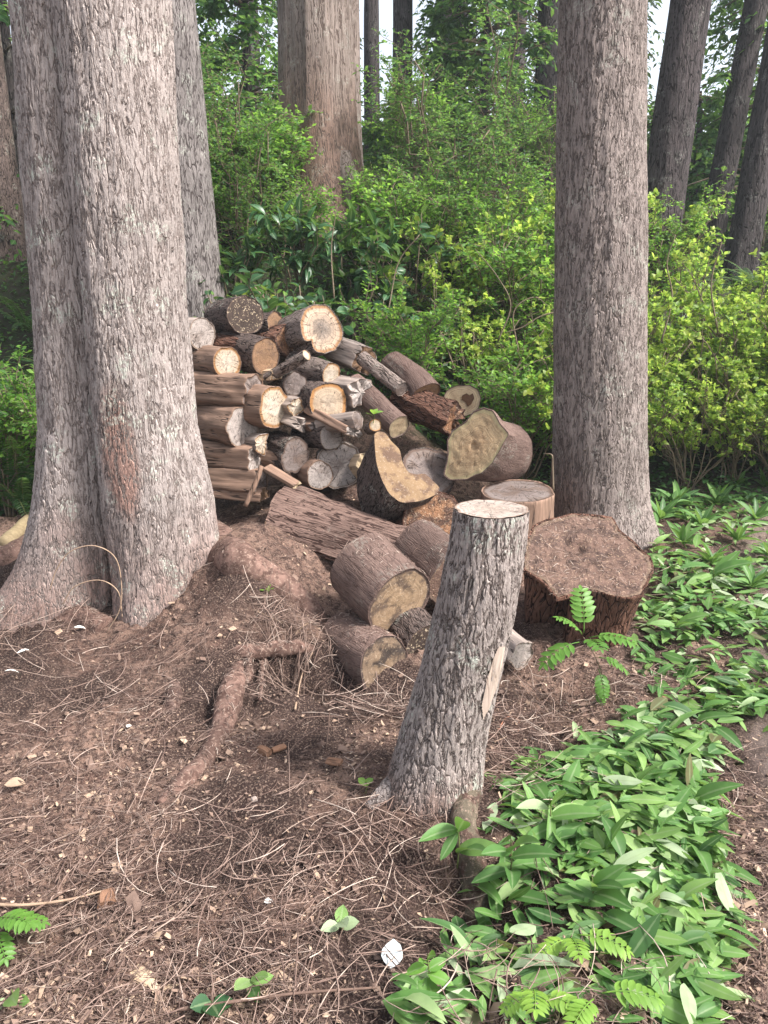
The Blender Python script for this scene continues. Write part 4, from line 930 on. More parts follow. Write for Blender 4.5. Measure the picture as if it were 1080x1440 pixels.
for q, (a, rr) in enumerate(((-150, .12), (-115, .07), (-40, .13), (20, .14), (100, .14), (190, .12))):
    c_, s__ = math.cos(R_(a)), math.sin(R_(a))
    link('root', tube_mesh('root', [(c_ * .30, s__ * .30, .25), (c_ * .44, s__ * .44, -.05), (c_ * .55, s__ * .55, -.35), (c_ * .66, s__ * .66, -.75)], [rr * 1.1, rr, rr * .9, rr * .8], B_CEDAR, 12, 5, .12, q), ced)
far_trunk('narrow trunk pressed against the right side of the cedar', 478, 506, 60, 9.5, lean=.0, mat=B_CEDAR)
far_trunk('thin distant trunk standing alone in the bright sky gap by the cedar', 512, 533, 60, 14)
far_trunk('leafy distant trunk right of the bright sky gap by the cedar', 552, 580, 60, 12.5)
far_trunk('distant dark trunk above the middle of the bank', 612, 640, 60, 15)
far_trunk('thick dark trunk close left of the slim right trunk', 752, 790, 100, 12)
far_trunk('slim distant trunk second to the left of the slim right trunk', 712, 738, 100, 14)
far_trunk('large dark trunk leaning right behind the yellow-green shrubs', 914, 972, 200, 8.2, lean=.055, group='standing trees', nseg=110, step=.03, base_flare=.35, mat=bark_mat('bark_dark_leaning', (0.085, 0.07, 0.07), (0.018, 0.015, 0.014), 24, .14, .016, lichen=.2))
far_trunk('ivy-clad leaning trunk near the right edge', 1018, 1052, 150, 10.5, lean=.10)
far_trunk('dark trunk cut by the right edge of the view', 1060, 1100, 150, 9.8, lean=.06)
far_trunk('distant trunk left of the cedar behind leaves', 340, 366, 100, 13)
far_trunk('dark trunk at the left edge behind the ferns', -30, 18, 200, 8.5, mat=B_LOG)
# ivy and leafy twigs on some of them, hanging sprays and crowns
def leafy_tree(px_, Y, zlo, zhi, rad, n, label, con=False, tr=.07, lsize=.11, tilt=.3):
    x = (px_ - 540) * kpx(100, Y); z0 = ghs(x, Y)
    o = tag(link('forest_tree', None, loc=(x, Y, z0)), label, 'tree', 'leafy trees behind the bank')
    zt = zhi - z0
    V, F = tubes(np.array([[(0, 0, -.3), (.03, 0, zt * .5), (0, .05, zt)]]), np.array([[tr, tr * .8, tr * .3]]), 8)
    link('trunk', mesh_np('trunk', V, F, [B_DARK]), o)
    nb = int(n / 60)
    zz = rng.uniform(zlo, zhi, nb) - z0; az = rng.uniform(0, 2 * np.pi, nb); l = rad * rng.uniform(.5, 1.1, nb) * (1 - .35 * (zz + z0 - zlo) / (zhi - zlo))
    s = np.linspace(0, 1, 5)
    B_ = np.zeros((nb, 5, 3)); B_[..., 0] = np.cos(az)[:, None] * l[:, None] * s; B_[..., 1] = np.sin(az)[:, None] * l[:, None] * s
    B_[..., 2] = zz[:, None] + l[:, None] * (.25 * s - (.75 if con else .45) * s ** 2)
    C_ = children(B_, 7, .2, 1, .4 * rad, .8, .6, -.15 if con else 0, 3, .3)
    O, D, N, t = on_twigs(C_, 9, .1, .8)
    L = lsize * rng.uniform(.6, 1.3, len(O)); clump = rng.uniform(-.22, .22, nb)[np.arange(len(O)) // 63]
    fo = foliage_mesh('crown', T_NEED if con else T_SMALL, [(O, D, N, L, np.clip(.45 + clump + rng.normal(0, .15, len(O)), 0, 1))], L_CON if con else L_FOR)
    link('crown', fo, o)
    V, F = tubes(np.concatenate([B_]), np.linspace(.02, .006, 5)[None], 4); link('limb', mesh_np('limb', V, F, [STEM]), o)
    return o
lt = [(345, 11, 3.2, 5.9, 1.1, 5000, 'leafy tree filling the gap left of the cedar', 0), (680, 11.5, 3.0, 7.5, 1.0, 7000, 'leafy tree with hanging sprays above the middle of the bank', 0), (640, 12.5, 3.2, 8.2, .75, 7000, 'tall leafy tree second right of the bright sky gaps', 0), (570, 13, 3.2, 4.3, .9, 3500, 'low leafy tree below the bright sky gap by the cedar', 0),
      (715, 15, 3.5, 9.5, 1.3, 6000, 'dark conifer left of the slim right trunk', 1), (800, 16, 3.5, 10, 1.4, 6000, 'dark conifer directly behind the slim right trunk', 1), (650, 19, 4, 11.5, 1.6, 6000, 'far dark conifer above the bank middle', 1), (430, 16, 4, 10, 1.3, 5000, 'far dark conifer behind the cedar', 1), (350, 17, 4, 8.5, 1.3, 5000, 'far dark conifer left of the cedar', 1),
      (990, 12, 2.4, 4.4, 1.1, 5000, 'leafy tree right of the large leaning dark trunk', 0), (1080, 11, 2.4, 7.5, 1.2, 6000, 'leafy tree at the right edge of the view', 0), (905, 17, 3.2, 5.2, 1.3, 4000, 'far conifer between the slim right trunk and the leaning dark trunk', 1), (1050, 18, 3.2, 9.6, 1.3, 5000, 'far conifer at right between the leaning trunks', 1),
      (10, 9.5, 1.6, 6.5, 1.3, 7000, 'dark leafy tree at the left edge behind the ferns', 0), (-80, 12, 2, 9, 1.6, 6000, 'dark conifer beyond the left edge ferns', 1), (1160, 14, 2.4, 9, 1.6, 6000, 'dark conifer past the right edge', 1), (850, 14, 3, 8, 1.1, 4000, 'conifer mostly hidden by the slim right trunk', 1), (230, 13, 3, 8.5, 1.3, 4000, 'conifer hidden behind the big two-lobed trunk', 1)]
for px_, Y, a, b, r_, n, lab, con in lt: leafy_tree(px_, Y, a, b, r_, n, lab, bool(con))
# a far wood that reads as one mass, low behind everything
m = 26000
X = rng.uniform(-22, 22, m); Yy = rng.uniform(19, 26, m); top = 5.2 + 1.2 * vn(X * .35, 0, 0, 77) + .8 * vn(X * 1.1, 0, 0, 78)
Z = 2.4 + rng.uniform(0, 1, m) * (top - 2.4)
O = np.stack([X, Yy, Z], 1)
V, F, li = leaves(T_SMALL, O, unit(rvec(m) + (0, 0, -.5)), rvec(m) + (0, -.6, .4), rng.uniform(.18, .42, m))
fw = link('far_wood', mesh_np('far_wood', V, F, [L_CON], attrs={'tint': np.clip(.5 + .25 * vn(O[:, 0] * .6, O[:, 2] * .6, 0, 5) + rng.normal(0, .15, m), 0, 1)[li]})); tag(fw, kind='stuff')
# undergrowth carpet on the bank
m = 42000
X = rng.uniform(-6, 7, m); Yy = 5.2 + 6.0 * rng.uniform(0, 1, m) ** 1.3
keep = (Yy > 5.7) | (X < -1.9) | (X > 1.75); X, Yy = X[keep], Yy[keep]; m = len(X)
Z = gh(X, Yy) + rng.uniform(0, .26, m) * (.5 + .5 * vn(X * 2, Yy * 2, 0, 66))
V, F, li = leaves(T_SMALL, np.stack([X, Yy, Z], 1), rvec(m) * (1, 1, .4), rvec(m) * .6 + (0, 0, 1), rng.uniform(.03, .075, m))
tag(link('undergrowth', mesh_np('undergrowth', V, F, [L_FERN], attrs={'tint': np.clip(.4 + .3 * vn(X * 1.5, Yy * 1.5, 0, 67) + rng.normal(0, .2, m), 0, 1)[li]})), kind='stuff')
# ------------------------------------------------------------ litter on the soil
LIT = flat_mat('needle_litter', [(0.0, (0.045, 0.028, 0.024)), (0.4, (0.15, 0.098, 0.08)), (0.75, (0.30, 0.215, 0.175)), (1.0, (0.52, 0.43, 0.36))], 30)
CHIP = flat_mat('wood_chip_litter', [(0.0, (0.05, 0.03, 0.025)), (0.45, (0.20, 0.135, 0.105)), (0.8, (0.38, 0.27, 0.19)), (1.0, (0.54, 0.42, 0.31))], 40)
GREEN = [(1090, 690), (925, 705), (915, 800), (900, 900), (905, 1000), (845, 1050), (750, 1100), (700, 1160), (665, 1330), (560, 1450), (985, 1450), (1025, 1300), (1000, 1150), (985, 1080), (1030, 1040), (1090, 1000)]
def screen_pts(n, y0=640, y1=1500, x0=-120, x1=1200, dense=None):
    """ground points spread evenly over what is in view (a sampling density, not a layout)"""
    X = rng.uniform(-2.6, 2.4, n * 4); t = rng.uniform(0, 1, n * 4); Yy = 1.0 / (1 / 1.02 - t * (1 / 1.02 - 1 / 5.6))
    w = np.clip(Yy * .72, 0, 2.6); X = X / 2.6 * (w + .15)
    return X[:n], Yy[:n]
def clear_of_trunks(X, Y):
    return ((X - TX) ** 2 + (Y - TY) ** 2 > .36 ** 2) & ((X - RX) ** 2 + (Y - RY) ** 2 > .28 ** 2) & ((X - SX) ** 2 + (Y - SY) ** 2 > .13 ** 2)
def nrm(X, Y):
    e = .02; return unit(np.stack([gh(X - e, Y) - gh(X + e, Y), gh(X, Y - e) - gh(X, Y + e), np.full(X.shape, 2 * e)], -1))
n = 42000; X, Y = screen_pts(n)
dens = .45 + .55 * (fbm(X * 2.2, Y * 2.2, 0, 3, 91) > -.1)
k_ = (rng.uniform(0, 1, n) < dens * (1 - .92 * dark_soil(X, Y))) & clear_of_trunks(X, Y); X, Y = X[k_], Y[k_]; n = len(X)
ln = rng.gamma(2.2, .014, n) + .012; az = rng.uniform(0, 2 * np.pi, n) + .8 * vn(X * 3, Y * 3, 0, 92); el = np.abs(rng.normal(0, .16, n))
D = np.stack([np.cos(az) * np.cos(el), np.sin(az) * np.cos(el), np.sin(el)], 1); s = np.linspace(-.5, .5, 4)
P = np.stack([X, Y, gh(X, Y) + .003 + ln * np.sin(el) * .5], 1)[:, None] + D[:, None] * (ln[:, None] * s)[..., None]
cu = rng.normal(0, .08, n)[:, None] * ln[:, None] * (s ** 2 * 4)[None]
P[..., 0] += cu * -np.sin(az)[:, None]; P[..., 1] += cu * np.cos(az)[:, None]; P[..., 2] += np.abs(rng.normal(0, .05, n))[:, None] * ln[:, None] * (1 - s ** 2 * 4) + rng.uniform(0, .008, n)[:, None]
rad = rng.uniform(.0005, .0014, n)[:, None] * np.array([.8, 1, 1, .6])[None]
V, F = tubes(P, rad, 3)
tag(link('needle_litter', mesh_np('needle_litter', V, F, [LIT], attrs={'tint': np.repeat(np.clip(rng.beta(2, 2, n) * .95, 0, 1), 12)})), kind='stuff')
n = 100000; X, Y = screen_pts(n)
dens = .25 + .75 * sm(-.3, .5, fbm(X * 1.6 + 9, Y * 1.6, 0, 3, 93) + .6 * np.exp(-((X + .8) / .7) ** 2 - ((Y - 2.9) / .9) ** 2))
k_ = (rng.uniform(0, 1, n) < dens * (1 - .92 * dark_soil(X, Y))) & clear_of_trunks(X, Y); X, Y = X[k_], Y[k_]; n = len(X)
T_CHIP = (np.array([(-.5, 0, 0), (.5, .05, 0.05), (.42, 1, 0), (-.38, .9, -.05)], float), np.array([(0, 1, 2, 3)]))
sz = rng.gamma(1.6, .0026, n) + .0018
V, F, li = leaves(T_CHIP, np.stack([X, Y, gh(X, Y) + rng.uniform(.001, .008, n)], 1), rvec(n) * (1, 1, .45), nrm(X, Y) + rvec(n) * .5, sz * rng.uniform(.8, 2.2, n), rng.uniform(.25, .8, n))
tag(link('wood_chips', mesh_np('wood_chips', V, F, [CHIP], smooth=False, attrs={'tint': rng.beta(1.8, 2.0, n)[li]})), kind='stuff')
# crumbs of bark, cone scales and soil
n = 9000; X, Y = screen_pts(n); k_ = (rng.uniform(0, 1, n) < .3 + .7 * (fbm(X * 2.5, Y * 2.5, 3, 2, 95) > 0)) & clear_of_trunks(X, Y); X, Y = X[k_], Y[k_]; n = len(X)
T_CR = (np.array([(0, 0, 0), (.4, .45, .05), (-.38, .55, -.06), (.05, .5, .32), (-.06, .48, -.3), (.03, 1, .02)], float), np.array([(0, 1, 3), (0, 3, 2), (0, 2, 4), (0, 4, 1), (5, 3, 1), (5, 2, 3), (5, 4, 2), (5, 1, 4)]))
sz = rng.gamma(2.0, .005, n) + .004
V, F, li = leaves(T_CR, np.stack([X, Y, gh(X, Y) + sz * .1], 1), rvec(n) * (1, 1, .4), rvec(n) * .6 + (0, 0, 1), sz, rng.uniform(.6, 1.2, n))
tag(link('bark_crumbs', mesh_np('bark_crumbs', V, F, [CHIP], smooth=False, attrs={'tint': (rng.beta(1.4, 3.2, n))[li]})), kind='stuff')
# fallen twigs, thicker: tangles by the stump and at the front
def twig_tangle(n, cx_, cy_, rx, ry, l0, l1, zup, r0=.0008, r1=.002):
    x = cx_ + rng.normal(0, rx, n); y = cy_ + rng.normal(0, ry, n); az = rng.uniform(0, 2 * np.pi, n); l = rng.uniform(l0, l1, n); s = np.linspace(-.5, .5, 6)
    P = np.zeros((n, 6, 3)); b = rng.normal(0, .11, n)[:, None] * l[:, None] * (s ** 2 * 4)[None]
    P[..., 0] = x[:, None] + np.cos(az)[:, None] * l[:, None] * s - np.sin(az)[:, None] * b; P[..., 1] = y[:, None] + np.sin(az)[:, None] * l[:, None] * s + np.cos(az)[:, None] * b
    P[..., 2] = gh(P[..., 0], P[..., 1], False) + .012 + rng.uniform(0, zup, n)[:, None] + (rng.normal(0, .22, n)[:, None] * l[:, None] * s)
    P[..., 2] = np.maximum(P[..., 2], gh(P[..., 0], P[..., 1], False) + .002)
    return P, rng.uniform(r0, r1, n)[:, None] * np.array([1, 1, .95, .9, .8, .5])[None]
PP, RR = [], []
for px_, py_, n, rx, ry, l0, l1, zu in ((545, 1010, 150, .10, .06, .06, .26, .07), (740, 1010, 170, .16, .16, .06, .25, .05), (400, 880, 110, .09, .06, .05, .2, .07), (420, 930, 110, .12, .1, .05, .2, .05), (560, 1200, 150, .18, .14, .05, .2, .03), (420, 1280, 170, .25, .14, .05, .22, .03), (150, 1000, 180, .35, .25, .05, .25, .03), (60, 880, 120, .18, .2, .08, .3, .06), (900, 960, 80, .12, .14, .06, .2, .04), (250, 1200, 160, .4, .22, .05, .24, .02), (720, 1090, 110, .10, .10, .05, .2, .05), (1060, 1150, 60, .08, .3, .05, .2, .02), (700, 1400, 90, .2, .08, .06, .2, .08), (200, 1400, 120, .3, .08, .05, .25, .03)):
    g_ = gpt(px_, py_, False); a, b = twig_tangle(n, g_[0], g_[1], rx, ry, l0, l1, zu); PP.append(a); RR.append(b)
PP = np.concatenate(PP); RR = np.concatenate(RR)
V, F = tubes(PP, RR, 4)
tag(link('twig_litter', mesh_np('twig_litter', V, F, [LIT], attrs={'tint': np.repeat(np.clip(rng.beta(1.8, 1.9, len(PP)), 0, 1), 24)})), kind='stuff')
# needles lying on the log tops and the rotten stump: scattered on upward faces
def dust(o, n, mat, lo, hi, name, nz_min=.35, two=True):
    me = o.data; vs = np.empty(len(me.vertices) * 3, np.float32); me.vertices.foreach_get('co', vs); vs = vs.reshape(-1, 3)
    bpy.context.view_layer.update(); mw = np.array(o.matrix_world); W = vs @ mw[:3, :3].T + mw[:3, 3]
    f = np.array([(p.center.x, p.center.y, p.center.z, p.normal.x, p.normal.y, p.normal.z, p.area) for p in me.polygons])
    nn = f[:, 3:6] @ mw[:3, :3].T; c_ = f[:, :3] @ mw[:3, :3].T + mw[:3, 3]
    w = f[:, 6] * np.maximum(nn[:, 2] - nz_min, 0); w /= w.sum()
    i = rng.choice(len(f), n, p=w); N = unit(nn[i]); C0 = c_[i] + rng.normal(0, .008, (n, 3))
    C0 -= N * (np.sum((C0 - c_[i]) * N, 1))[:, None]
    l = rng.uniform(lo, hi, n); D = unit(np.cross(N, rvec(n))); s = np.linspace(-.5, .5, 3)
    P = C0[:, None] + N[:, None] * .003 + D[:, None] * (l[:, None] * s)[..., None] + N[:, None] * (.1 * l[:, None] * (1 - s ** 2 * 4))[..., None]
    V, F = tubes(P, rng.uniform(.0006, .0013, n)[:, None] * np.ones((1, 3)), 3)
    inv = np.linalg.inv(mw); V = V @ inv[:3, :3].T + inv[:3, 3]
    link(name, mesh_np(name, V, F, [mat], attrs={'tint': np.repeat(np.clip(rng.beta(2, 1.6, n), 0, 1), 9)}), o)['kind'] = 'stuff'
for o in list(bpy.data.objects):
    if o.type == 'MESH' and o.parent and o.name.split('.')[0] in ('bark', 'cut_top') and o.parent.name.split('.')[0] in ('log', 'log_slab', 'stump'):
        lab = o.parent.get('label', '')
        for key, n in (('mottled tan face', 170), ('shadowed tan', 260), ('bark slab', 230), ('hollow side', 700), ('mostly behind the leaning', 90)):
            if key in lab and (o.name.startswith('cut_top') or 'hollow side' not in lab): dust(o, n, LIT, .008, .035, 'needle_litter')

for o in [x for x in bpy.data.objects if x.name.split('.')[0] == 'root' and x.parent == big]: dust(o, 160 if o.dimensions.length > .25 else 12, LIT, .008, .03, 'needle_litter', .1)
# ------------------------------------------------------------ single sticks, chips, fungi
def stick(label, pts, r, mat, name='stick', cat='stick', group='loose sticks on the soil', lift=.008):
    P = np.array([gpt(*q[:2], False) + (0, 0, lift + (q[2] if len(q) > 2 else 0)) for q in pts]); c_ = P.mean(0)
    rr = np.linspace(r, r * .6, len(P))
    return tag(link(name, tube_mesh(name, P - c_, rr, mat, 7, 5, .15, len(label)), loc=c_), label, cat, group)
STK = flat_mat('stick_tan', [(0.2, (0.20, 0.13, 0.09)), (0.9, (0.42, 0.31, 0.22))], 25, attr=None); STKD = flat_mat('stick_dark', [(0.2, (0.07, 0.045, 0.035)), (0.9, (0.20, 0.13, 0.10))], 25, attr=None)
stick('long pale curved stick lying across the lower left soil', [(-20, 1275), (40, 1276), (100, 1268), (150, 1255)], .0045, STK)
stick('long reddish stick slanting up right at the lower left', [(20, 1305), (70, 1270), (120, 1240), (165, 1218)], .004, STKD)
stick('thick short dark stick left of the curved root', [(83, 1108), (110, 1094), (136, 1082)], .008, STKD)
stick('long crooked twig running along the bottom edge', [(250, 1436), (330, 1424), (420, 1412), (530, 1404)], .0045, STKD, lift=.03)
stick('branch lying up left from the small bottom seedling', [(250, 1340), (275, 1370), (310, 1388), (345, 1412)], .004, STKD)
stick('short upright dead twig left of the leaning stump', [(459, 1052), (462, 1040, .03), (464, 1025, .06)], .003, STKD)
stick('reddish curled twig right of the leaning stump', [(700, 1030), (712, 1018, .02), (728, 1022, .02), (728, 1036)], .003, flat_mat('twig_red', [(0.2, (0.25, 0.10, 0.06)), (0.9, (0.45, 0.24, 0.16))], 25, attr=None))
stick('pale broken twig right of the leaning stump', [(695, 1046), (705, 1042), (716, 1036)], .003, STK)
stick('stick pointing up from the soil near the half-buried log', [(415, 1000), (425, 960, .03), (440, 935, .05)], .004, STK)
stick('tan twig lying on the mound below the right root', [(302, 836), (318, 850), (338, 868)], .0045, STK)
stick('small twig on the mound beside the dark hollow', [(356, 860), (375, 868), (398, 878)], .003, STK)
stick('small tilted root stub poking out by the hollow', [(415, 896), (425, 890, .02), (440, 884, .03)], .006, STK)
# looping dead vine at the foot of the big trunk
for lab, pts in (('larger looping dead vine arching against the foot of the big trunk', [(70, 830, .02), (80, 800, .10), (100, 775, .14), (135, 768, .16), (165, 790, .14), (170, 850, .06), (150, 890, .0)]), ('smaller looping dead vine inside the larger loop', [(88, 850, .0), (105, 825, .08), (140, 816, .10), (166, 832, .10), (172, 868, .02)])):
    P = np.array([at(q[0], q[1], 3.02) for q in pts]); c_ = P.mean(0)
    tag(link('dead_vine', tube_mesh('dead_vine', P - c_, .0024, STK, 6, 8), loc=c_), lab, 'vine', 'dead vines at the big trunk')
def chunk(label, px_, py_, l, w, h, rz, mat, name='wood_chunk', cat='wood piece', group='loose wood pieces'):
    p = gpt(px_, py_, False); n_ = 14; t = np.linspace(0, 1, 9)
    th = np.arange(n_) * 2 * np.pi / n_
    sq = 1 / np.maximum(np.abs(np.cos(th)), np.abs(np.sin(th))) ** .7
    V = np.stack([np.stack([w / 2 * np.cos(th) * sq * (.75 + .25 * math.sin(math.pi * min(max(s, .05), .95)) ** .5), h / 2 * np.sin(th) * sq * (.8 + .2 * math.sin(math.pi * s)), np.full(n_, (s - .5) * l)], 1) for s in t])
    sd = int(px_); V += (.12 * min(w, h)) * np.stack([vn(V[..., 0] * 60, V[..., 1] * 60, V[..., 2] * 25, sd + i) for i in range(3)], -1)
    m_ = V.shape[0] * n_; j = np.arange(n_); V = np.concatenate([V.reshape(-1, 3), V[0].mean(0)[None], V[-1].mean(0)[None]])
    F = [grid_faces(9, n_), np.concatenate([np.stack([(j + 1) % n_, j, np.full(n_, m_)], 1), np.stack([m_ - n_ + j, m_ - n_ + (j + 1) % n_, np.full(n_, m_ + 1)], 1)])]
    o = link(name, mesh_np(name, V, F, [mat], smooth=False), loc=p + (0, 0, h * .35)); o.rotation_euler = (R_(90), 0, rz)
    return tag(o, label, cat, group)
chunk('tan splintered wood block lying near the bottom left edge', 200, 1378, .075, .04, .025, 1.0, W_PALE)
chunk('narrow pale wood chip right of the splintered block', 247, 1393, .06, .018, .015, 1.6, W_PALE)
chunk('brown knotty lump half in the soil at lower left', 150, 1272, .05, .045, .04, .3, W_ROT)
chunk('small reddish bark lump below the hollow', 372, 1060, .05, .03, .03, .9, W_ROT)
chunk('second reddish bark lump just right of the first one below the hollow', 392, 1055, .05, .02, .02, 2.2, W_ROT)
chunk('dark reddish bark flake left of the leaning stump', 470, 1073, .05, .04, .015, 1.3, W_ROT)
chunk('rust-coloured flat bark flake in the cleft of the big trunk', 110, 868, .10, .08, .03, 1.2, B_ROOT)
chunk('small grey pebble-like chip below the curved root', 357, 1126, .022, .02, .014, .5, W_GREY)
FUN = flat_mat('white_scrap', [(0.2, (0.45, 0.42, 0.38)), (0.9, (0.80, 0.77, 0.72))], 50, attr=None)
def scrap(label, px_, py_, L, wf, az, name='white_scrap', cat='bark scrap', group='pale scraps on the soil', mat=FUN, el=.25):
    p = gpt(px_, py_, False); T_ = leaf_t(wf, 6, .3, .12, .5)
    V, F, _ = leaves(T_, np.zeros((1, 3)), np.array([[math.cos(az), math.sin(az), el]]), np.array([[0, -.2, 1.0]]), np.array([L]))
    V += .0015 * np.stack([vn(V[:, 0] * 90, V[:, 1] * 90, 0, i) for i in range(3)], 1)
    V2 = np.concatenate([V, V - (0, 0, .0015)]); n_ = len(V)
    return tag(link(name, mesh_np(name, V2, np.concatenate([F, F[:, ::-1] + n_]), [mat]), loc=p + (0, 0, .02)), label, cat, group)
scrap('white peeled scrap curling at the foot of the trunk crease', 105, 888, .05, .2, .2, el=.05)
scrap('white feather-like scrap standing right of the curling one', 132, 878, .05, .2, 1.2, el=.4)
scrap('long white scrap at the left edge of the soil', 25, 925, .07, .12, 1.0, el=.05)
scrap('thin white scrap below the long one at the left edge', 8, 950, .05, .1, .4, el=0)
scrap('small white flake in the middle of the mound front', 180, 1030, .022, .45, 1.4)
scrap('tiny pale flake near the small seedlings', 372, 1278, .022, .4, .3)
scrap('pale round upturned leaf near the bottom middle', 550, 1372, .062, .40, 1.45, 'pale_leaf', 'leaf', 'fallen leaves', flat_mat('leaf_silver', [(0.2, (0.42, 0.46, 0.45)), (0.9, (0.74, 0.78, 0.78))], 40, attr=None), .9)
scrap('yellow-brown dry leaf at the left edge', 8, 1112, .06, .35, .2, 'dry_leaf', 'leaf', 'fallen leaves', STK)
scrap('orange-brown dry leaf on the needles below the rotten stump', 930, 990, .03, .4, .6, 'dry_leaf', 'leaf', 'fallen leaves', flat_mat('leaf_rust', [(0.2, (0.30, 0.16, 0.09)), (0.9, (0.5, 0.32, 0.2))], 40, attr=None))

# ------------------------------------------------------------ cut leaves on the right
n = 11500; X = rng.uniform(-.1, 4.2, n * 3); t = rng.uniform(0, 1, n * 3) ** .8; Y = 1.0 / (1 / 1.05 - t * (1 / 1.05 - 1 / 5.5))
Z = gh(X, Y, False); qx, qy = proj(np.stack([X, Y, Z], 1))
jit = 16 * rng.normal(size=len(X))
ok = inpoly(qx + jit, qy + jit * .7, GREEN) | ((qx > 1075) & (qy < 1000) & (Y > 2.6))
ok &= rng.uniform(0, 1, len(X)) < (.25 + .75 * sm(-.45, -.05, fbm(X * 3.2, Y * 3.2, 0, 2, 73))) * (1 - .35 * sm(1.9, 1.4, Y))
X, Y, Z = X[ok][:n], Y[ok][:n], Z[ok][:n]; n = len(X)
az = rng.normal(-.5, 1.2, n); up = rng.uniform(0, 1, n)
el = np.where(up > .9, rng.uniform(.3, .95, n), rng.normal(.05, .14, n))
D = np.stack([np.cos(az) * np.cos(el), np.sin(az) * np.cos(el), np.sin(el)], 1)
L = rng.uniform(.06, .145, n) * np.where(rng.uniform(0, 1, n) < .25, .65, 1); heap = .5 + .5 * fbm(X * 2.5, Y * 2.5, 0, 2, 71)
O = np.stack([X, Y, Z + .012 + rng.uniform(0, .085, n) * np.clip(heap, .15, 1)], 1) - D * (L * .4)[:, None] * (1, 1, 0)
TC = leaf_t(.13, 7, .32, .06, .42)
V, F, li = leaves(TC, O, D, rvec(n) * .45 + (0, 0, 1), L, rng.uniform(.75, 1.35, n), rng.uniform(-.3, 1.6, n))
tint = np.clip(.48 + .15 * (heap - .5) + rng.normal(0, .23, n) + .35 * (rng.uniform(0, 1, n) < .07), 0, 1)
tag(link('leaf_cover', mesh_np('leaf_cover', V, F, [L_COVER], attrs={'tint': tint[li], 'rib': rib(TC, n)})), kind='stuff')
n = 500; i = rng.integers(0, len(X), n); P, Rr = twig_tangle(n, 0, 0, .01, .01, .08, .24, .07, .0008, .0018)
P[..., 0] += X[i][:, None]; P[..., 1] += Y[i][:, None]; P[..., 2] += (gh(X[i], Y[i], False) - ghs(0, 0))[:, None]
V, F = tubes(P, Rr, 4); tag(link('stalk_litter', mesh_np('stalk_litter', V, F, [LIT], attrs={'tint': np.repeat(rng.uniform(.3, 1, n), 24)})), kind='stuff')

# ------------------------------------------------------------ single plants in front
def herb(label, px_, py_, lv, tpl=None, mat=L_COVER, tint=.55, stem_h=.06, name='seedling', cat='plant', group='single plants in the foreground', sr=.0022):
    """lv: list of (azimuth deg, elevation deg, length, height on the stem)"""
    p = gpt(px_, py_, False); o = tag(link(name, None, loc=p), label, cat, group)
    st = np.array([[(0, 0, -.02), (.006, 0, stem_h * .5), (.0, .004, stem_h)]]); V, F = tubes(st, np.array([[sr * 1.3, sr, sr * .6]]), 6); link('stem', mesh_np('stem', V, F, [STEMG]), o)
    for a, e, l, h in lv:
        D = np.array([[math.sin(R_(a)) * math.cos(R_(e)), -math.cos(R_(a)) * math.cos(R_(e)), math.sin(R_(e))]])
        V, F, _ = leaves(tpl or T_LANCE, np.zeros((1, 3)), D, np.array([[0, -.25, 1.0]]) + rvec(1) * .25, np.array([l]), None, rng.uniform(.4, 1.3, 1))
        link('leaf', mesh_np('leaf', V, F, [mat], attrs={'tint': np.full(len(V), np.clip(tint + rng.normal(0, .12), 0, 1)), 'rib': rib(tpl or T_LANCE, 1)}), o, loc=(0, 0, h))
    return o
BR = leaf_t(.165, 9, .3, .07, .45)
herb('upright broad-leaved plant directly in front of the leaning stump', 642, 1225, [(-55, 20, .125, .14), (20, 62, .13, .13), (55, 32, .15, .07), (35, 50, .15, .06), (-40, -25, .09, .13), (50, -20, .12, -.02)], BR, tint=.45, stem_h=.17)
herb('broad-leaved plant with a spray of leaves right of the stump foot', 715, 1245, [(20, 65, .15, .10), (60, 38, .14, .09), (-50, 30, .12, .11), (95, 12, .12, .06), (-70, 5, .11, .05), (40, -5, .12, .02), (0, 40, .13, .05)], BR, tint=.5, stem_h=.16)
herb('pale green plant at the bright edge of the cut leaves', 770, 1175, [(-60, 35, .12, .09), (10, 60, .13, .09), (70, 30, .15, .06), (120, 20, .13, .04)], BR, tint=.7, stem_h=.13)
herb('tall leafy shoot in the cut leaves at the lower right', 830, 1270, [(30, 45, .12, .05), (80, 30, .13, .05), (110, 10, .12, .03), (-20, 60, .11, .05), (60, 60, .12, .04)], BR, tint=.55, stem_h=.08)
herb('arching leafy shoot in the cut leaves right of the rotten stump', 950, 900, [(60, 40, .15, .08), (100, 30, .15, .06), (-30, 30, .13, .05), (20, 50, .14, .06), (-80, 25, .13, .06)], BR, tint=.5, stem_h=.1)
herb('two-leaved shoot arching left against the right trunk base', 1000, 830, [(-75, 20, .2, .12), (-60, 5, .18, .08), (60, 40, .2, .09), (100, 50, .2, .07)], BR, tint=.6, stem_h=.14)
herb('small seedling with rounded pale leaves near the bottom middle', 478, 1320, [(20, 40, .055, .05), (-60, 20, .05, .04), (80, 25, .05, .04), (170, 30, .05, .04)], leaf_t(.33, 6, .2, .06), tint=.85, stem_h=.05)
herb('small oval-leaved seedling at the bottom left of centre', 355, 1398, [(-30, 30, .06, .04), (60, 35, .055, .045), (110, 10, .05, .03), (20, 20, .05, .02)], leaf_t(.3, 6, .2, .06), tint=.7, stem_h=.045)
herb('ivy-leaved sprig at the bottom edge left of the twig', 298, 1425, [(30, 20, .06, .03), (-50, 25, .05, .03), (100, 10, .05, .02)], leaf_t(.42, 6, .15, .06, .35), tint=.25, stem_h=.03, mat=L_SALAL)
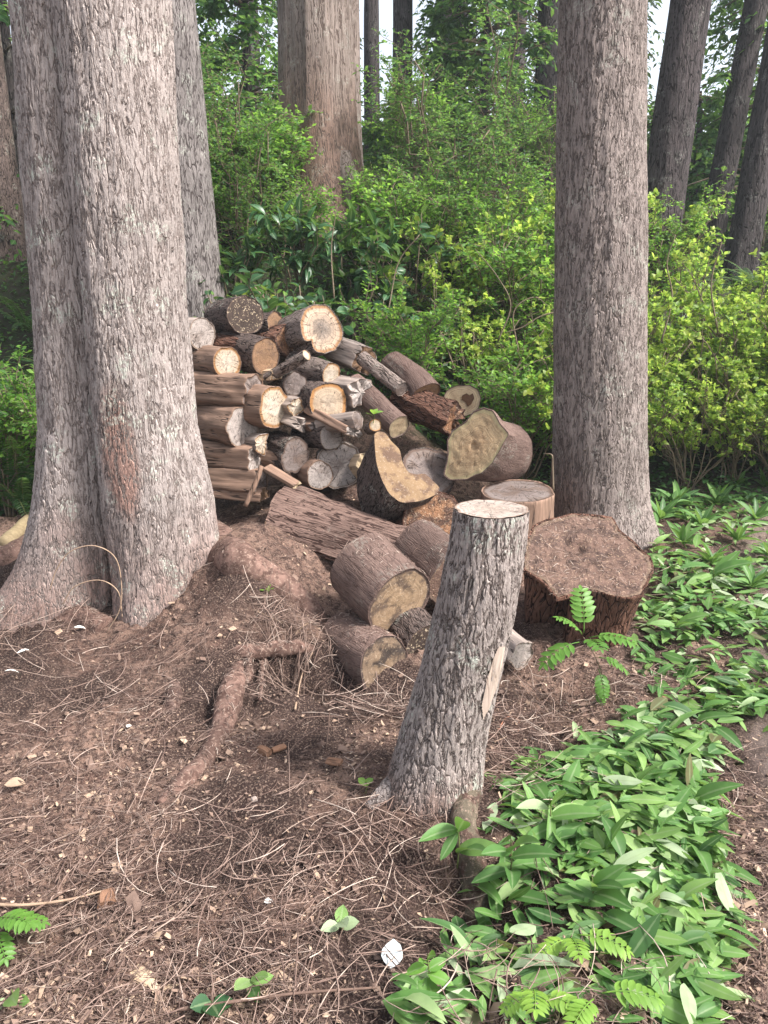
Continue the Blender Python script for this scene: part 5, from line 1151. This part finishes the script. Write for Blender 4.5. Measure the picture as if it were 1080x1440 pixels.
herb('oval-leaved seedling in the bottom left corner', 20, 1425, [(30, 35, .07, .05), (70, 25, .05, .03), (-60, 20, .05, .03)], leaf_t(.28, 6, .2, .06), tint=.7, stem_h=.06)
herb('leafy shoot at the bottom edge left of the yellow-green sprigs', 600, 1405, [(-70, 10, .05, .09), (-30, -40, .07, .06), (20, -35, .07, .06), (70, 0, .06, .07), (10, 60, .05, .11), (-40, 50, .04, .1), (110, 20, .05, .08), (60, -30, .06, .04)], leaf_t(.26, 6, .3, .06), mat=L_ROWAN, tint=.4, stem_h=.12)
herb('tiny green seedling on the soil above the big root', 376, 835, [(20, 60, .05, .01), (-60, 35, .04, .01), (80, 40, .04, .01), (160, 50, .04, .01)], tint=.75, stem_h=.02, mat=L_ROWAN)
herb('tiny clover-like seedling left of the leaning stump foot', 514, 1108, [(0, 25, .03, .015), (120, 25, .03, .015), (240, 25, .03, .015)], leaf_t(.4, 5, .1, .05), tint=.8, stem_h=.02, mat=L_ROWAN)
herb('fresh green leaves at the foot of the right trunk by the block', 790, 716, [(-30, 30, .09, .05), (50, 40, .10, .05), (110, 20, .07, .04), (-80, 20, .06, .03)], leaf_t(.34, 6, .2, .06), tint=.6, stem_h=.06, mat=L_ROWAN)
herb('small green sprig growing between the firewood ends', 522, 588, [(0, 40, .06, .03), (80, 25, .06, .03), (-70, 30, .05, .02), (150, 40, .05, .03)], leaf_t(.32, 6, .2, .06), tint=.7, stem_h=.04, mat=L_ROWAN).location = [float(v) for v in at(525, 590, 4.28)]
# feathery (pinnate) leaves
def pinnate(o, base, az, el, l, npair=7, tint=.45, droop=50, lw=.34, mat=L_ROWAN):
    s = np.linspace(0, 1, 10); e = R_(el) - s * R_(droop); dl = l / 9
    x = np.cumsum(np.cos(e)) * dl; z = np.cumsum(np.sin(e)) * dl; a = R_(az)
    P = np.stack([np.sin(a) * x, -np.cos(a) * x, z], 1)
    V1, F1 = tubes(P[None], np.linspace(.0022, .0009, 10)[None], 4)
    q = np.linspace(.25, .97, npair); Q = np.stack([np.interp(q, s, P[:, c]) for c in range(3)], 1); Dd = unit(np.gradient(Q, axis=0)); sd = unit(np.cross(Dd, (0, 0, 1.0))); nn = np.cross(sd, Dd)
    w = lw * l * (1 - .45 * np.abs(q - .5)) * np.where(q > .9, .8, 1)
    O = np.concatenate([Q, Q, Q[-1:]]); D = np.concatenate([sd + Dd * .5, -sd + Dd * .5, Dd[-1:]]) + rng.normal(size=(2 * npair + 1, 3)) * .06; N = np.concatenate([nn, nn, nn[-1:]]) + rng.normal(size=(2 * npair + 1, 3)) * .1; L = np.concatenate([w, w, w[-1:]])
    V, F, _ = leaves(leaf_t(.2, 6, .2, .05, .45), O, D, N, L)
    me = mesh_np('leaf', np.concatenate([V1, V]), np.concatenate([F1, F + len(V1)]), [mat], attrs={'tint': np.full(len(V1) + len(V), tint + rng.normal(0, .06))})
    link('leaf', me, o, loc=base)
def rowan(label, px_, py_, stem, lv, tint, Y=None, mat=L_ROWAN):
    p = gpt(px_, py_, False); o = tag(link('rowan_seedling', None, loc=p), label, 'seedling', 'feathery-leaved seedlings')
    link('stem', tube_mesh('stem', stem, np.linspace(.003, .0015, len(stem)), STEM, 6, 5), o)
    for b, a, e, l in lv: pinnate(o, b, a, e, l, 7, tint, mat=mat)
    return o
rowan('feathery-leaved rowan sapling growing in front of the rotten stump', 850, 990, [(0, 0, -.02), (-.02, -.02, .12), (-.06, -.03, .22), (-.115, -.04, .31)], [((-.115, -.04, .31), 180, 88, .17), ((-.11, -.04, .30), 65, 32, .17), ((-.115, -.04, .29), -65, 8, .18), ((-.06, -.03, .22), 75, 5, .12), ((-.05, -.03, .18), 10, -25, .11), ((-.115, -.04, .31), -95, 62, .12), ((-.03, -.02, .10), -10, -5, .08), ((-.1, -.04, .29), 5, 40, .14)], .35)
rowan('yellow-green feathery sprig among the cut leaves at lower right', 790, 1340, [(0, 0, 0), (.01, -.01, .04), (.015, -.02, .07)], [((.015, -.02, .07), 75, 20, .12), ((.01, -.02, .06), 0, 50, .10), ((.015, -.02, .06), -60, 25, .09)], .95)
rowan('yellow-green feathery sprig at the bottom edge beside the leafy shoot', 750, 1425, [(0, 0, 0), (.0, -.01, .04), (-.005, -.01, .07)], [((-.005, -.01, .07), -10, 55, .11), ((0, -.01, .06), 60, 30, .10), ((0, -.01, .06), -60, 30, .08)], .9)
rowan('second yellow-green feathery sprig at the bottom edge, further right', 820, 1430, [(0, 0, 0), (.01, -.01, .05), (.02, -.01, .07)], [((.02, -.01, .07), 85, 25, .12), ((.02, -.01, .06), -40, 35, .10)], .8)
rowan('small fern-like sprig at the left edge of the soil', -8, 1320, [(0, 0, 0), (.0, -.01, .03), (.0, -.01, .05)], [((0, 0, .05), 70, 40, .12), ((0, 0, .04), 100, 20, .11), ((0, 0, .03), 40, 20, .10)], .4)
cl = herb('tall lance-leaved clump at the foot of the yellow-green shrubs', 985, 745, [(a, 35 + 12 * (q % 4), (.15 + .015 * (q % 3)), .02) for q, a in enumerate(range(-170, 180, 34))], leaf_t(.11, 7, .4, .06, .45), tint=.45, stem_h=.08, name='leafy_clump', group='leafy clumps before the yellow-green shrubs')
for px_, py_ in ((1060, 735), (1035, 765), (1010, 715), (950, 715), (1085, 790), (960, 770), (1000, 800), (1055, 830), (1095, 720), (925, 735), (1030, 690), (1075, 690)):
    o = copy_tree(cl); o.location = [float(q) for q in gpt(px_, py_, False)]; o.rotation_euler = (rng.normal(0, .12), rng.normal(0, .12), rng.uniform(0, 6.28)); o.scale = (rng.uniform(.75, 1.25),) * 3
# bare twigs leaning by the right trunk
for lab, pts in (('pale bare branch reaching left from behind the slim right trunk', [(785, 438, 5.5), (760, 445, 5.5), (735, 460, 5.5), (710, 468, 5.5)]), ('crooked bare twigs above the grey-tan holed log', [(700, 480, 6.0), (718, 430, 6.0), (700, 390, 6.0), (668, 350, 6.0)]), ('second crooked bare twig right of the first above the pile', [(730, 500, 6.0), (722, 440, 6.0), (750, 418, 6.0), (770, 430, 6.0)]), ('tall thin dead stem above the right end of the log stack', [(520, 520, 5.7), (545, 440, 5.8), (560, 370, 5.9), (590, 330, 5.9)]), ('pale arching dead stem over the holed grey-tan log', [(640, 520, 5.8), (610, 450, 5.8), (575, 440, 5.8), (540, 470, 5.8)]), ('thin upright dead stem behind the top of the log stack', [(470, 420, 5.9), (466, 350, 6.0), (474, 290, 6.0)]), ('dead twig leaning right among leaves left of the slim right trunk', [(690, 560, 5.6), (730, 520, 5.6), (775, 500, 5.6)]), ('dead twig leaning left among leaves by the slim right trunk', [(770, 560, 5.6), (735, 545, 5.6), (700, 520, 5.6)]), ('tall bare stem among the yellow-green shrubs', [(930, 480, 5.7), (945, 420, 5.7), (938, 370, 5.7), (950, 330, 5.7)]), ('second tall bare stem among the yellow-green shrubs, further right', [(1010, 470, 5.7), (1000, 400, 5.7), (1015, 340, 5.7)]), ('thin dry stalk standing left of the slim right trunk', [(778, 690, 4.35), (777, 655, 4.35), (776, 640, 4.35), (765, 638, 4.4)])):
    P = np.array([at(*q) for q in pts]); c_ = P.mean(0)
    tag(link('bare_twig', tube_mesh('bare_twig', P - c_, np.linspace(.007, .003, len(P)), STEM, 6, 6, .1), loc=c_), lab, 'twig', 'bare twigs by the right trunk')

# ------------------------------------------------------------ thin forest haze
def haze(x0, x1, y0, y1, z0, z1, dens):
    me = bpy.data.meshes.new('haze')
    P = [(x, y, z) for x in (x0, x1) for y in (y0, y1) for z in (z0, z1)]
    me.from_pydata(P, [], [(0, 1, 3, 2), (4, 6, 7, 5), (0, 4, 5, 1), (2, 3, 7, 6), (0, 2, 6, 4), (1, 5, 7, 3)])
    m = bpy.data.materials.new('forest_air'); m.use_nodes = True; t = m.node_tree; t.nodes.clear()
    v = t.nodes.new('ShaderNodeVolumePrincipled'); v.inputs['Color'].default_value = (.86, .93, 1, 1); v.inputs['Density'].default_value = dens; v.inputs['Anisotropy'].default_value = .2
    o = t.nodes.new('ShaderNodeOutputMaterial'); t.links.new(v.outputs[0], o.inputs['Volume']); me.materials.append(m)
    return tag(link('haze', me), kind='stuff')
haze(-130, 130, -20, 170, -3, 16, 0.0022)
